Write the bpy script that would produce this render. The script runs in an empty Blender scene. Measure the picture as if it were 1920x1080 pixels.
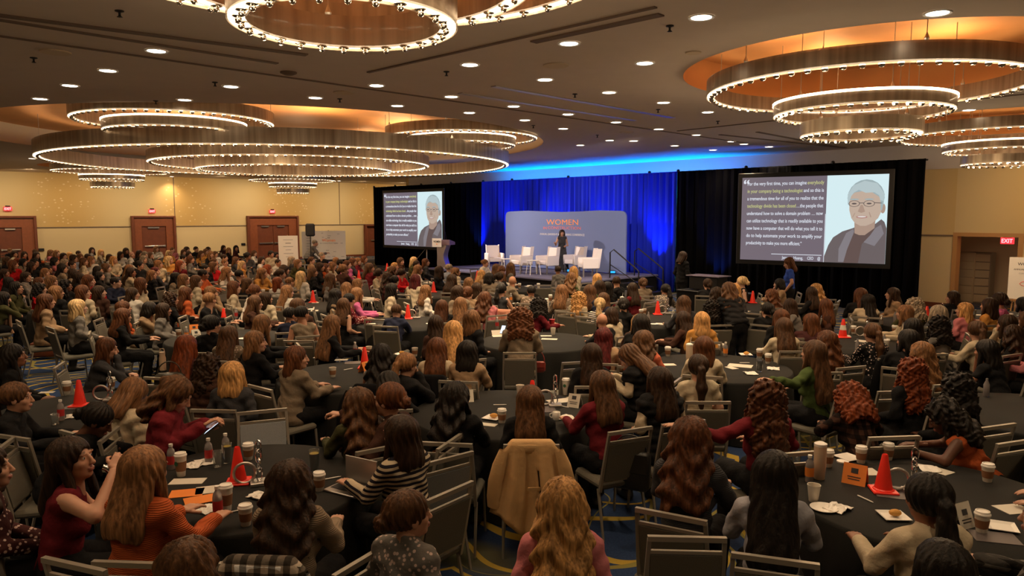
import bpy, math, random
import numpy as np
from mathutils import Vector, Matrix, Euler
C = bpy.context.scene.collection
S = bpy.context.scene
R = math.radians
random.seed(7)
rng = np.random.default_rng(7)
# ---------------------------------------------------------------- camera, world, exposure
FPX, CAMZ, PITCH = 1370.0, 2.7, math.atan(136 / 1370.0)
cd = bpy.data.cameras.new('camera'); cam = bpy.data.objects.new('camera', cd); C.objects.link(cam)
cd.sensor_width = 36.0; cd.lens = FPX / 1920 * 36; cd.clip_start = 0.05; cd.clip_end = 200
cam.location = (0, 0, CAMZ); cam.rotation_euler = (math.pi / 2 - PITCH, 0, 0)
S.camera = cam
S.view_settings.view_transform = 'Standard'; S.view_settings.look = 'None'
S.view_settings.exposure = 0.0; S.view_settings.gamma = 1.0; S.view_settings.use_curve_mapping = False
w = bpy.data.worlds.new('world'); S.world = w; w.use_nodes = True
w.node_tree.nodes['Background'].inputs[0].default_value = (0.0, 0.0, 0.0, 1)
try:
    S.cycles.use_denoising = True; S.cycles.max_bounces = 6; S.cycles.sample_clamp_indirect = 4.0
    S.cycles.caustics_reflective = False; S.cycles.caustics_refractive = False
except Exception: pass

def at(px, py, z):
    "world point at height z seen at pixel px,py"
    u = (px - 960) / FPX; v = (540 - py) / FPX
    d = Vector((u, math.cos(PITCH) + v * math.sin(PITCH), -math.sin(PITCH) + v * math.cos(PITCH)))
    t = (z - CAMZ) / d.z
    return Vector((0, 0, CAMZ)) + d * t
def atd(px, py, d):
    u = (px - 960) / FPX; v = (540 - py) / FPX
    k = Vector((u, math.cos(PITCH) + v * math.sin(PITCH), -math.sin(PITCH) + v * math.cos(PITCH)))
    return Vector((0, 0, CAMZ)) + k * (d / k.y)
# room axes: E runs along the stage wall towards the right, N towards that wall
TH = R(-47.4)
E = Vector((math.cos(TH), math.sin(TH), 0)); N = Vector((-math.sin(TH), math.cos(TH), 0))
def en(s, n, z=0): return E * s + N * n + Vector((0, 0, z))
WALLN, LEFTS, DRAPEN = 23.8, -42.4, 21.56
CEIL = 4.8

# ---------------------------------------------------------------- materials
def nm(name):
    m = bpy.data.materials.new(name); m.use_nodes = True
    return m, m.node_tree, m.node_tree.nodes['Principled BSDF']
def mat(name, col, rough=0.6, metal=0.0, emit=None, es=1.0, trans=0.0, alpha=1.0, noise=0.0, nscale=30, bump=0.0, bscale=60, spec=None):
    m, t, b = nm(name)
    b.inputs['Base Color'].default_value = (*col, 1); b.inputs['Roughness'].default_value = rough
    b.inputs['Metallic'].default_value = metal
    if spec is not None: b.inputs['Specular IOR Level'].default_value = spec
    if emit: b.inputs['Emission Color'].default_value = (*emit, 1); b.inputs['Emission Strength'].default_value = es
    if trans: b.inputs['Transmission Weight'].default_value = trans
    if alpha < 1: b.inputs['Alpha'].default_value = alpha
    if noise or bump:
        tc = t.nodes.new('ShaderNodeTexCoord'); n = t.nodes.new('ShaderNodeTexNoise'); n.inputs['Scale'].default_value = nscale
        n.inputs['Detail'].default_value = 4
        t.links.new(tc.outputs['Object'], n.inputs['Vector'])
        if noise:
            mx = t.nodes.new('ShaderNodeMixRGB'); mx.blend_type = 'MULTIPLY'; mx.inputs[1].default_value = (*col, 1)
            rp = t.nodes.new('ShaderNodeValToRGB'); rp.color_ramp.elements[0].color = (1 - noise,) * 3 + (1,); rp.color_ramp.elements[1].color = (1 + noise,) * 3 + (1,)
            t.links.new(n.outputs['Fac'], rp.inputs['Fac']); mx.inputs[0].default_value = 1
            t.links.new(rp.outputs['Color'], mx.inputs[2]); t.links.new(mx.outputs[0], b.inputs['Base Color'])
        if bump:
            n2 = t.nodes.new('ShaderNodeTexNoise'); n2.inputs['Scale'].default_value = bscale
            t.links.new(tc.outputs['Object'], n2.inputs['Vector'])
            bp = t.nodes.new('ShaderNodeBump'); bp.inputs['Strength'].default_value = bump; bp.inputs['Distance'].default_value = 0.01
            t.links.new(n2.outputs['Fac'], bp.inputs['Height']); t.links.new(bp.outputs['Normal'], b.inputs['Normal'])
    return m
M = {}
M['ceiling'] = mat('ceiling_paint', (0.66, 0.56, 0.48), 0.9, noise=0.05, nscale=3)
M['seam'] = mat('ceiling_seam', (0.16, 0.11, 0.08), 0.8)
M['copper'] = mat('copper_leaf', (0.66, 0.30, 0.10), 0.55, 0.1, noise=0.12, nscale=2)
M['cream'] = mat('cream_paint', (0.62, 0.50, 0.36), 0.8)
M['wood'] = mat('mahogany', (0.23, 0.065, 0.026), 0.45, noise=0.25, nscale=8)
M['wood_dark'] = mat('mahogany_door', (0.15, 0.04, 0.018), 0.5, noise=0.3, nscale=6)
M['black'] = mat('black_cloth', (0.006, 0.006, 0.007), 0.95, spec=0.1)
M['drape_black'] = mat('black_velour', (0.003, 0.003, 0.004), 1.0, spec=0.05)
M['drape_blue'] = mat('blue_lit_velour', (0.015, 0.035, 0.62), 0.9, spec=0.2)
M['chrome'] = mat('chrome', (0.75, 0.75, 0.76), 0.12, 1.0)
M['steel'] = mat('brushed_steel', (0.5, 0.47, 0.44), 0.35, 0.9)
M['darkmetal'] = mat('black_metal', (0.02, 0.02, 0.022), 0.4, 0.5)
M['white'] = mat('white_board', (0.8, 0.78, 0.74), 0.6)
M['leather'] = mat('white_leather', (0.85, 0.80, 0.80), 0.45)
M['ink'] = mat('black_ink', (0.03, 0.03, 0.035), 0.7)
M['grey_ink'] = mat('grey_ink', (0.35, 0.35, 0.38), 0.7)
M['orange_ink'] = mat('orange_ink', (0.9, 0.25, 0.04), 0.6)
M['red_ink'] = mat('red_ink', (0.8, 0.03, 0.03), 0.6)
M['lit'] = mat('lit_opal', (0.9, 0.85, 0.75), 0.4, emit=(1, 0.74, 0.46), es=9)
M['lamp'] = mat('downlight_lens', (0.9, 0.9, 0.9), 0.3, emit=(1, 0.86, 0.68), es=14)
M['redsign'] = mat('red_sign_face', (0.4, 0.02, 0.03), 0.5, emit=(1, 0.05, 0.06), es=1.0)
M['redletter'] = mat('red_sign_letters', (0.9, 0.4, 0.4), 0.5, emit=(1, 0.45, 0.5), es=1.6)
M['carpet_stage'] = mat('stage_carpet', (0.10, 0.10, 0.17), 0.95, noise=0.2, nscale=40)
# ringed chandelier band: thin metal mesh with vertical folds
def band_mat():
    m, t, b = nm('metal_mesh_band')
    b.inputs['Base Color'].default_value = (0.42, 0.33, 0.25, 1); b.inputs['Metallic'].default_value = 0.75; b.inputs['Roughness'].default_value = 0.32
    tc = t.nodes.new('ShaderNodeTexCoord'); mp = t.nodes.new('ShaderNodeMapping'); mp.inputs['Scale'].default_value = (3.5, 3.5, 0.15)
    n = t.nodes.new('ShaderNodeTexNoise'); n.inputs['Scale'].default_value = 3.0
    t.links.new(tc.outputs['Object'], mp.inputs[0]); t.links.new(mp.outputs[0], n.inputs['Vector'])
    rp = t.nodes.new('ShaderNodeValToRGB'); rp.color_ramp.elements[0].position = .3; rp.color_ramp.elements[0].color = (.26, .20, .145, 1); rp.color_ramp.elements[1].position = .75; rp.color_ramp.elements[1].color = (.50, .42, .32, 1)
    t.links.new(n.outputs['Fac'], rp.inputs['Fac']); t.links.new(rp.outputs[0], b.inputs['Base Color'])
    b.inputs['Alpha'].default_value = 0.72
    return m
M['band'] = band_mat()
# wall covering: scalloped wall light painted as soft vertical bands, and small pale lozenges
def wall_mat():
    m, t, b = nm('wall_covering'); b.inputs['Roughness'].default_value = 0.75
    tc = t.nodes.new('ShaderNodeTexCoord')
    sp = t.nodes.new('ShaderNodeSeparateXYZ'); t.links.new(tc.outputs['Object'], sp.inputs[0])
    ws = t.nodes.new('ShaderNodeMath'); ws.operation = 'MULTIPLY'; ws.inputs[1].default_value = 1.05; t.links.new(sp.outputs['X'], ws.inputs[0])
    sn = t.nodes.new('ShaderNodeMath'); sn.operation = 'SINE'; t.links.new(ws.outputs[0], sn.inputs[0])
    mr = t.nodes.new('ShaderNodeMapRange'); mr.inputs['From Min'].default_value = -1; t.links.new(sn.outputs[0], mr.inputs['Value'])
    mx = t.nodes.new('ShaderNodeMixRGB'); mx.inputs[1].default_value = (0.52, 0.34, 0.12, 1); mx.inputs[2].default_value = (0.62, 0.49, 0.27, 1)
    t.links.new(mr.outputs[0], mx.inputs[0])
    # lozenges in every other band, above the dado only
    mp = t.nodes.new('ShaderNodeMapping'); mp.inputs['Scale'].default_value = (4.2, 1, 6.5); t.links.new(tc.outputs['Object'], mp.inputs[0])
    vo = t.nodes.new('ShaderNodeTexVoronoi'); vo.inputs['Scale'].default_value = 1.0; vo.inputs['Randomness'].default_value = 0.75; t.links.new(mp.outputs[0], vo.inputs['Vector'])
    lt = t.nodes.new('ShaderNodeMath'); lt.operation = 'LESS_THAN'; lt.inputs[1].default_value = 0.22; t.links.new(vo.outputs['Distance'], lt.inputs[0])
    up = t.nodes.new('ShaderNodeMath'); up.operation = 'GREATER_THAN'; up.inputs[1].default_value = 2.25; t.links.new(sp.outputs['Z'], up.inputs[0])
    lo = t.nodes.new('ShaderNodeMath'); lo.operation = 'LESS_THAN'; lo.inputs[1].default_value = 0.4; t.links.new(mr.outputs[0], lo.inputs[0])
    a = t.nodes.new('ShaderNodeMath'); a.operation = 'MULTIPLY'; t.links.new(lt.outputs[0], a.inputs[0]); t.links.new(up.outputs[0], a.inputs[1])
    a2 = t.nodes.new('ShaderNodeMath'); a2.operation = 'MULTIPLY'; t.links.new(a.outputs[0], a2.inputs[0]); t.links.new(lo.outputs[0], a2.inputs[1])
    a3 = t.nodes.new('ShaderNodeMath'); a3.operation = 'MULTIPLY'; a3.inputs[1].default_value = 0.45; t.links.new(a2.outputs[0], a3.inputs[0])
    mx2 = t.nodes.new('ShaderNodeMixRGB'); mx2.inputs[2].default_value = (0.85, 0.74, 0.5, 1)
    t.links.new(a3.outputs[0], mx2.inputs[0]); t.links.new(mx.outputs[0], mx2.inputs[1])
    # below the rail a plain covering
    mx3 = t.nodes.new('ShaderNodeMixRGB'); mx3.inputs[1].default_value = (0.60, 0.47, 0.27, 1)
    u2 = t.nodes.new('ShaderNodeMath'); u2.operation = 'GREATER_THAN'; u2.inputs[1].default_value = 2.12; t.links.new(sp.outputs['Z'], u2.inputs[0])
    t.links.new(u2.outputs[0], mx3.inputs[0]); t.links.new(mx2.outputs[0], mx3.inputs[2])
    t.links.new(mx3.outputs[0], b.inputs['Base Color'])
    return m
M['wall'] = wall_mat()
def carpet_mat():
    m, t, b = nm('ballroom_carpet'); b.inputs['Roughness'].default_value = 0.95; b.inputs['Specular IOR Level'].default_value = 0.1
    L = t.links; X = lambda k: t.nodes.new(k)
    tc = X('ShaderNodeTexCoord')
    def ramp(src, p0, p1, c0=(0, 0, 0, 1), c1=(1, 1, 1, 1)):
        r = X('ShaderNodeValToRGB'); r.color_ramp.elements[0].position = p0; r.color_ramp.elements[1].position = p1
        r.color_ramp.elements[0].color = c0; r.color_ramp.elements[1].color = c1; L.new(src, r.inputs['Fac']); return r.outputs['Color']
    def mixc(f, a, c):
        x = X('ShaderNodeMixRGB'); L.new(f, x.inputs[0])
        for i, v in ((1, a), (2, c)):
            if isinstance(v, tuple): x.inputs[i].default_value = v
            else: L.new(v, x.inputs[i])
        return x.outputs[0]
    def mul(a, c):
        x = X('ShaderNodeMath'); x.operation = 'MULTIPLY'; L.new(a, x.inputs[0]); L.new(c, x.inputs[1]); return x.outputs[0]
    n0 = X('ShaderNodeTexNoise'); n0.inputs['Scale'].default_value = 60; L.new(tc.outputs['Object'], n0.inputs['Vector'])
    base = mixc(n0.outputs['Fac'], (0.010, 0.020, 0.055, 1), (0.030, 0.055, 0.13, 1))
    blob = X('ShaderNodeTexNoise'); blob.inputs['Scale'].default_value = 0.33; blob.inputs['Detail'].default_value = 1; L.new(tc.outputs['Object'], blob.inputs['Vector'])
    bm = ramp(blob.outputs['Fac'], 0.56, 0.58)
    c = mixc(bm, base, (0.075, 0.075, 0.045, 1))
    # swirling bundles of gold lines: concentric arcs round scattered centres
    def M_(op, x, y=None, z=None):
        n = X('ShaderNodeMath'); n.operation = op
        for i, v in enumerate((x, y, z)):
            if v is None: continue
            if isinstance(v, (int, float)): n.inputs[i].default_value = v
            else: L.new(v, n.inputs[i])
        return n.outputs[0]
    nd = X('ShaderNodeTexNoise'); nd.inputs['Scale'].default_value = 0.55; nd.inputs['Detail'].default_value = 1; L.new(tc.outputs['Object'], nd.inputs['Vector'])
    va = X('ShaderNodeVectorMath'); va.operation = 'MULTIPLY_ADD'; va.inputs[1].default_value = (1.9, 1.9, 0); L.new(nd.outputs['Color'], va.inputs[0]); L.new(tc.outputs['Object'], va.inputs[2])
    def bundle(scale, freq, duty, lo, hi, off, col, c):
        mp = X('ShaderNodeMapping'); mp.inputs['Location'].default_value = (off, off * .7, 0); L.new(va.outputs[0], mp.inputs[0])
        vo = X('ShaderNodeTexVoronoi'); vo.voronoi_dimensions = '2D'; vo.inputs['Scale'].default_value = scale; vo.inputs['Randomness'].default_value = .9; L.new(mp.outputs[0], vo.inputs['Vector'])
        dd = vo.outputs['Distance']; ln = M_('LESS_THAN', M_('FRACT', M_('MULTIPLY', dd, freq)), duty)
        k = M_('MULTIPLY', ln, M_('MULTIPLY', M_('GREATER_THAN', dd, lo), M_('LESS_THAN', dd, hi)))
        return mixc(k, c, col)
    c = bundle(.30, 10.5, .17, .10, .62, 0.0, (0.34, 0.24, 0.04, 1), c)
    c = bundle(.42, 7.0, .13, .30, .75, 4.3, (0.20, 0.175, 0.05, 1), c)
    L.new(c, b.inputs['Base Color'])
    return m
M['carpet'] = carpet_mat()

# ---------------------------------------------------------------- mesh helpers
def setsmooth(me, ang=None):
    me.polygons.foreach_set('use_smooth', [True] * len(me.polygons))
    if ang is not None:
        try: me.set_sharp_from_angle(angle=R(ang))
        except Exception: pass
def link(o, parent=None):
    C.objects.link(o)
    if parent is not None: o.parent = parent
    return o
class MB:
    "collects shapes, builds one mesh"
    def __init__(s): s.v = []; s.f = []; s.mi = []; s.cur = 0
    def add(s, vs, fs, M4=None):
        o = len(s.v)
        if M4 is not None: vs = [M4 @ Vector(p) for p in vs]
        s.v += [tuple(p) for p in vs]; s.f += [[i + o for i in f] for f in fs]; s.mi += [s.cur] * len(fs); return s
    def box(s, c, d, rz=0, ch=0.0, M4=None):
        x, y, z = (d[0] / 2, d[1] / 2, d[2] / 2); c = Vector(c); rot = Matrix.Rotation(rz, 3, 'Z')
        if ch <= 0:
            vs = [(i * x, j * y, k * z) for k in (-1, 1) for j in (-1, 1) for i in (-1, 1)]
            fs = [[0, 2, 3, 1], [4, 5, 7, 6], [0, 1, 5, 4], [2, 6, 7, 3], [0, 4, 6, 2], [1, 3, 7, 5]]
        else:
            ch = min(ch, x * .9, y * .9, z * .9); vs = []; idx = {}
            for i in (-1, 1):
                for j in (-1, 1):
                    for k in (-1, 1):
                        for a in range(3):
                            q = [i * x, j * y, k * z]
                            for b in range(3):
                                if b != a: q[b] -= (i, j, k)[b] * ch
                            idx[(i, j, k, a)] = len(vs); vs.append(tuple(q))
            fs = []
            for a in range(3):
                b, c2 = (a + 1) % 3, (a + 2) % 3
                for sg in (-1, 1):
                    loop = []
                    for (p, q) in ((-1, -1), (1, -1), (1, 1), (-1, 1)):
                        k = [0, 0, 0]; k[a] = sg; k[b] = p; k[c2] = q; loop.append(idx[(k[0], k[1], k[2], a)])
                    fs.append(loop if sg > 0 else loop[::-1])
            for a in range(3):
                b, c2 = (a + 1) % 3, (a + 2) % 3
                for p in (-1, 1):
                    for q in (-1, 1):
                        l = []
                        for sg in (-1, 1):
                            k = [0, 0, 0]; k[a] = sg; k[b] = p; k[c2] = q; l.append(tuple(k))
                        f = [idx[(*l[0], b)], idx[(*l[1], b)], idx[(*l[1], c2)], idx[(*l[0], c2)]]
                        fs.append(f if p * q < 0 else f[::-1])
            for i in (-1, 1):
                for j in (-1, 1):
                    for k in (-1, 1):
                        f = [idx[(i, j, k, a)] for a in range(3)]; fs.append(f if i * j * k > 0 else f[::-1])
        return s.add([c + rot @ Vector(p) for p in vs], fs, M4)
    def lathe(s, prof, seg=16, c=(0, 0, 0), cap=True, M4=None):
        c = Vector(c); vs = []; fs = []; n = len(prof)
        for k in range(seg):
            a = 2 * math.pi * k / seg
            for r, z in prof: vs.append(c + Vector((r * math.cos(a), r * math.sin(a), z)))
        for k in range(seg):
            k2 = (k + 1) % seg
            for i in range(n - 1): fs.append([k * n + i, k2 * n + i, k2 * n + i + 1, k * n + i + 1])
        if cap:
            if prof[0][0] > 1e-6: fs.append([k * n for k in range(seg)][::-1])
            if prof[-1][0] > 1e-6: fs.append([k * n + n - 1 for k in range(seg)])
        return s.add(vs, fs, M4)
    def tube(s, pts, r, seg=6, M4=None, closed=False):
        pts = [Vector(p) for p in pts]; n = len(pts); vs = []; fs = []
        rr = r if isinstance(r, (list, tuple)) else [r] * n
        prev = None
        for i, p in enumerate(pts):
            if closed: t = (pts[(i + 1) % n] - pts[i - 1]).normalized()
            else: t = (pts[min(i + 1, n - 1)] - pts[max(i - 1, 0)]).normalized()
            if prev is None: u = t.orthogonal().normalized()
            else: u = (prev - t * prev.dot(t)).normalized()
            prev = u; v = t.cross(u)
            for k in range(seg):
                a = 2 * math.pi * k / seg; vs.append(p + (u * math.cos(a) + v * math.sin(a)) * rr[i])
        for i in range(n if closed else n - 1):
            j = (i + 1) % n
            for k in range(seg):
                k2 = (k + 1) % seg; fs.append([i * seg + k, i * seg + k2, j * seg + k2, j * seg + k])
        if not closed: fs.append(list(range(seg))[::-1]); fs.append([(n - 1) * seg + k for k in range(seg)])
        return s.add(vs, fs, M4)
    def sphere(s, c, r, u=10, v=6, M4=None):
        rr = r if isinstance(r, (tuple, list)) else (r, r, r)
        vs = [(c[0], c[1], c[2] - rr[2])]; fs = []
        for j in range(1, v):
            p = math.pi * j / v - math.pi / 2
            for i in range(u):
                a = 2 * math.pi * i / u; vs.append((c[0] + rr[0] * math.cos(p) * math.cos(a), c[1] + rr[1] * math.cos(p) * math.sin(a), c[2] + rr[2] * math.sin(p)))
        vs.append((c[0], c[1], c[2] + rr[2]))
        for i in range(u):
            i2 = (i + 1) % u; fs.append([0, 1 + i2, 1 + i])
            for j in range(v - 2): fs.append([1 + j * u + i, 1 + j * u + i2, 1 + (j + 1) * u + i2, 1 + (j + 1) * u + i])
            fs.append([1 + (v - 2) * u + i, 1 + (v - 2) * u + i2, len(vs) - 1])
        return s.add(vs, fs, M4)
    def mesh(s, name, mats, smooth=None):
        me = bpy.data.meshes.new(name); me.from_pydata(s.v, [], s.f)
        if not isinstance(mats, (list, tuple)): mats = [mats]
        for m in mats: me.materials.append(m)
        if len(mats) > 1: me.polygons.foreach_set('material_index', s.mi)
        if smooth: setsmooth(me, smooth)
        me.update(); return me
    def obj(s, name, mats, parent=None, smooth=None, loc=None, rz=0):
        o = bpy.data.objects.new(name, s.mesh(name, mats, smooth)); link(o, parent)
        if loc is not None: o.location = loc
        o.rotation_euler.z = rz
        return o
def tag(o, label=None, cat=None, group=None, kind=None):
    if label: o['label'] = label
    if cat: o['category'] = cat
    if group: o['group'] = group
    if kind: o['kind'] = kind
    return o
def empty(name, loc, rz=0, label=None, cat=None, group=None):
    o = bpy.data.objects.new(name, None); o.empty_display_size = .1; C.objects.link(o); o.location = loc; o.rotation_euler = (0, 0, rz)
    return tag(o, label, cat, group)
def newobj(name, me, parent=None, loc=None, rz=0):
    o = bpy.data.objects.new(name, me); link(o, parent)
    if loc is not None: o.location = loc
    o.rotation_euler.z = rz
    return o
def lightobj(name, kind, loc, energy, col, aim=None, **k):
    l = bpy.data.lights.new(name, kind); l.energy = energy; l.color = col
    for a, b in k.items(): setattr(l, a, b)
    o = bpy.data.objects.new(name, l); C.objects.link(o); o.location = loc
    if aim is not None: o.rotation_euler = (Vector(aim) - Vector(loc)).to_track_quat('-Z', 'Y').to_euler()
    return o
_tc = {}
def textmesh(body, mat_, bold=0.0, extrude=0.002):
    key = (body, mat_.name, bold, extrude)
    if key not in _tc:
        cu = bpy.data.curves.new('text', 'FONT'); cu.body = body; cu.size = 1.0; cu.extrude = extrude; cu.offset = bold; cu.resolution_u = 3
        cu.fill_mode = 'BOTH'
        o = bpy.data.objects.new('text', cu); C.objects.link(o)
        me = bpy.data.meshes.new_from_object(o.evaluated_get(bpy.context.evaluated_depsgraph_get()))
        bpy.data.objects.remove(o); me.materials.clear(); me.materials.append(mat_)
        co = np.empty(len(me.vertices) * 3, np.float32); me.vertices.foreach_get('co', co); co = co.reshape(-1, 3)
        _tc[key] = (me, co[:, 0].min() if len(co) else 0, co[:, 0].max() if len(co) else 0)
    return _tc[key]
def text_on(parent, name, body, x, z, size, mat_, width=None, bold=0.0, align='l', y=-0.006, slant=0):
    "text standing on the parent's local XZ face, looking down local -Y; x is its left edge (or centre)"
    me, a, b = textmesh(body, mat_, bold)
    sx = size if width is None else width / max(b - a, 1e-3)
    wdt = (b - a) * sx
    o = bpy.data.objects.new(name, me); link(o, parent)
    if align == 'c': x -= wdt / 2
    elif align == 'r': x -= wdt
    o.rotation_euler = (math.pi / 2, 0, 0); o.scale = (sx, size, 1); o.location = (x - a * sx, y, z)
    return o
# ---------------------------------------------------------------- lights of the room
# ceiling downlights read off the photograph
DL = [(1315,32),(1758,24),(1067,81),(1209,118),(881,121),(1022,149),(1142,173),(1244,192),(706,160),(846,181),(963,199),(1065,214),
 (745,198),(880,211),(591,183),(433,162),(346,187),(293,95),(202,132),(131,160),(75,185),(984,225),(1155,229),(1235,242),(1305,253),
 (1056,241),(1088,272),(1143,263),(1188,264),(1265,273),(1337,281),(1395,270),(1442,275),(1372,265),(1327,210),(1817,206),(60,297),(447,337),(322,331),(636,339)]
WARM = (1.0, 0.72, 0.43)
dl_pts = [at(x, y, CEIL) for x, y in DL]
# lamps outside the frame, same grid
for s_, n_ in ((-14,-3),(-10,-3),(-6,-3),(-2,-3),(2,-3),(-18,1),(-22,1),(-26,1),(-30,2),(-34,3),(-38,4),(-34,8),(-38,10),(-39,15),(4,1),(6,4),(7,8),(6,12),(3,16),(5,19),(-26,-3),(-32,-2),(7,0)):
    dl_pts.append(en(s_, n_, CEIL))
for x_, y_ in ((-4.6, 1.4), (1.9, 1.2), (4.9, 1.5), (-5.2, 5.0), (2.3, 5.3), (6.2, 4.6), (-8.2, 2.2), (8.4, 2.4), (-1.2, -.8), (-9.0, 29.2), (-11.5, 27)): dl_pts.append(Vector((x_, y_, CEIL)))  # last two are added to brighten the drawing board, no fittings there
for p in dl_pts:
    lightobj('downlight_beam', 'SPOT', (p.x, p.y, CEIL - 0.02), 268 if p.length > 9 else 185, WARM, aim=(p.x, p.y, 0), spot_size=R(120), spot_blend=1.0, shadow_soft_size=0.07)
# added spots that brighten the walls, without fittings
for k in range(13):
    n_ = -5 + 2.9 * k; lightobj('wall_fill', 'SPOT', en(LEFTS + 3.0, n_, CEIL - .03), 370, (1, .74, .44), aim=en(LEFTS, n_, 1.6), spot_size=R(140), spot_blend=1.0, shadow_soft_size=.1)
for s_ in (-4.5, -1.5, 2, 6):
    lightobj('wall_fill', 'SPOT', en(s_, WALLN - 2.2, CEIL - .03), 120, (1, .72, .40), aim=en(s_, WALLN, 1.6), spot_size=R(140), spot_blend=1.0, shadow_soft_size=.1)
# blue uplights behind and in front of the stage drape, stage wash
BLUE = (0.02, 0.08, 1.0)
for s_ in (-25.6, -23.2, -20.6, -18.0, -15.6, -13.2):
    lightobj('blue_uplight_beam', 'SPOT', en(s_, DRAPEN - 0.55, 0.75 if s_ < -15.5 else 0.15), 560, (0.01, 0.12, 1.0), aim=en(s_, DRAPEN + 0.1, 3.4), spot_size=R(60), spot_blend=0.8, shadow_soft_size=0.05)
for s_ in (-25, -22.5, -20, -17.5, -15):
    lightobj('blue_cove_beam', 'SPOT', en(s_, WALLN - 0.55, 2.6), 1050, (0.0, 0.22, 1.0), aim=en(s_, WALLN - 0.1, CEIL), spot_size=R(125), spot_blend=0.9, shadow_soft_size=0.1)
for s_, tgt, pw in ((-25.5, -19, 2600), (-11.5, -18.5, 1100)):
    lightobj('stage_wash', 'SPOT', en(s_, 15.6, 4.6), pw, (1.0, 0.82, 0.72), aim=en(tgt, 19.6, 1.3), spot_size=R(62), spot_blend=0.8, shadow_soft_size=0.12)

# ---------------------------------------------------------------- room shell
def plate(name, size_s, size_n, z, m, s0, n0):
    pass
def wall_strip(name, p0, p1, z0, z1, th, m, kind='structure', parent=None):
    "a wall from p0 to p1, thickness th going away on its left side; local X runs along it"
    p0 = Vector(p0); p1 = Vector(p1); L = (p1 - p0).length; a = math.atan2(p1.y - p0.y, p1.x - p0.x)
    b = MB(); b.box((L / 2, th / 2, (z0 + z1) / 2), (L, th, z1 - z0))
    o = b.obj(name, m, parent, loc=(p0.x, p0.y, 0), rz=a); o['kind'] = kind
    return o
# floor
b = MB(); cs = [en(-43, -8), en(11, -8), en(11, 31), en(-43, 31)]
b.add([(p.x, p.y, 0) for p in cs] + [(p.x, p.y, -0.15) for p in cs], [[0, 1, 2, 3], [7, 6, 5, 4], [0, 4, 5, 1], [1, 5, 6, 2], [2, 6, 7, 3], [3, 7, 4, 0]])
fl = b.obj('floor', M['carpet']); tag(fl, 'dark blue carpet with swirling gold lines', kind='structure')
# ceiling with round coffers
COF = [(at(522, 268, CEIL).x, at(522, 268, CEIL).y, 7.7, .55), ]
def cof(px, py, r, dep=.5):
    p = at(px, py, CEIL); COF.append((p.x, p.y, r, dep))
cof(1650, 128, 2.75); cof(1885, 230, 2.75); cof(210, 313, 2.75, .3); cof(549, 330, 2.75, .3)
COF.append((-1.2, 5.4, 2.35, .5))
def disc_pts(cx, cy, r, n): return [(cx + r * math.cos(2 * math.pi * k / n), cy + r * math.sin(2 * math.pi * k / n)) for k in range(n)]
cu = bpy.data.curves.new('ceil', 'CURVE'); cu.dimensions = '2D'; cu.fill_mode = 'BOTH'; cu.extrude = 0.0
def spl(pts):
    sp = cu.splines.new('POLY'); sp.points.add(len(pts) - 1); sp.use_cyclic_u = True
    for q, p in zip(sp.points, pts): q.co = (p[0], p[1], 0, 1)
spl([(p.x, p.y) for p in cs])
for (x, y, r, d_) in COF: spl(disc_pts(x, y, r, 96))
o = bpy.data.objects.new('ceil', cu); C.objects.link(o)
me = bpy.data.meshes.new_from_object(o.evaluated_get(bpy.context.evaluated_depsgraph_get())); bpy.data.objects.remove(o)
me.materials.clear(); me.materials.append(M['ceiling'])
ceil = newobj('ceiling', me, loc=(0, 0, CEIL)); tag(ceil, 'taupe ceiling with round copper coffers', kind='structure')
for (x, y, r, d_) in COF:
    b = MB(); seg = 96; pr = [(r, 0), (r, d_)]
    b.lathe(pr, seg, cap=False); b.obj('coffer_side', M['cream'] if r > 5 else M['copper'], ceil, smooth=30, loc=(x, y, 0))
    b = MB(); b.lathe([(r + .05, d_), (r * .5, d_ + .01), (0, d_ + .01)], seg, cap=False); b.obj('coffer_top', M['copper'], ceil, loc=(x, y, 0))
# ceiling seams and air slots (long, straight)
def ceil_line(name, a, b_, wd, m, z=-0.012, h=.02):
    A = at(*a, CEIL); B = at(*b_, CEIL); L = (B - A).length; an = math.atan2(B.y - A.y, B.x - A.x)
    q = MB(); q.box((L / 2, 0, z + h / 2 - 0.004), (L, wd, h)); q.obj(name, m, ceil, loc=(A.x, A.y, 0), rz=an)
ceil_line('ceiling_seam', (-60, 58), (1400, 268), .05, M['seam'])
ceil_line('ceiling_seam', (690, 135), (1230, 12), .05, M['seam'])
ceil_line('ceiling_seam', (1270, 245), (1930, 175), .05, M['seam'])
ceil_line('air_slot', (-60, 20), (575, 102), .12, M['seam']); ceil_line('air_slot', (-60, 27), (520, 118), .08, M['seam'])
ceil_line('air_slot', (862, 174), (1190, 225), .12, M['steel']); ceil_line('air_slot', (925, 161), (1262, 220), .12, M['steel'])
ceil_line('air_slot', (1350, 252), (1585, 277), .10, M['seam']); ceil_line('air_slot', (1420, 247), (1570, 275), .10, M['seam'])
ceil_line('air_slot', (1000, 78), (1240, 26), .12, M['seam'])
for (px, py, r) in ((104, 97, .18), (1042, 122, .18), (645, 173, .18), (1175, 248, .18), (1300, 98, .1)):
    p = at(px, py, CEIL); q = MB(); q.lathe([(r, 0), (r, -.015), (0, -.015)][::-1], 24, cap=False); q.obj('speaker_grille', M['cream'], ceil, loc=(p.x, p.y, 0))
for (px, py) in ((224, 20), (63, 108), (403, 154), (1256, 48), (1078, 176), (637, 185), (292, 189), (837, 134), (1234, 205), (1346, 227), (1000, 235), (1120, 253)):
    p = at(px, py, CEIL); q = MB(); q.lathe([(0, -.07), (.03, -.065), (.012, -.05), (.012, -.02), (.045, -.01), (.045, 0)], 10, cap=False); q.obj('sprinkler_head', M['darkmetal'], ceil, loc=(p.x, p.y, 0))
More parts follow.
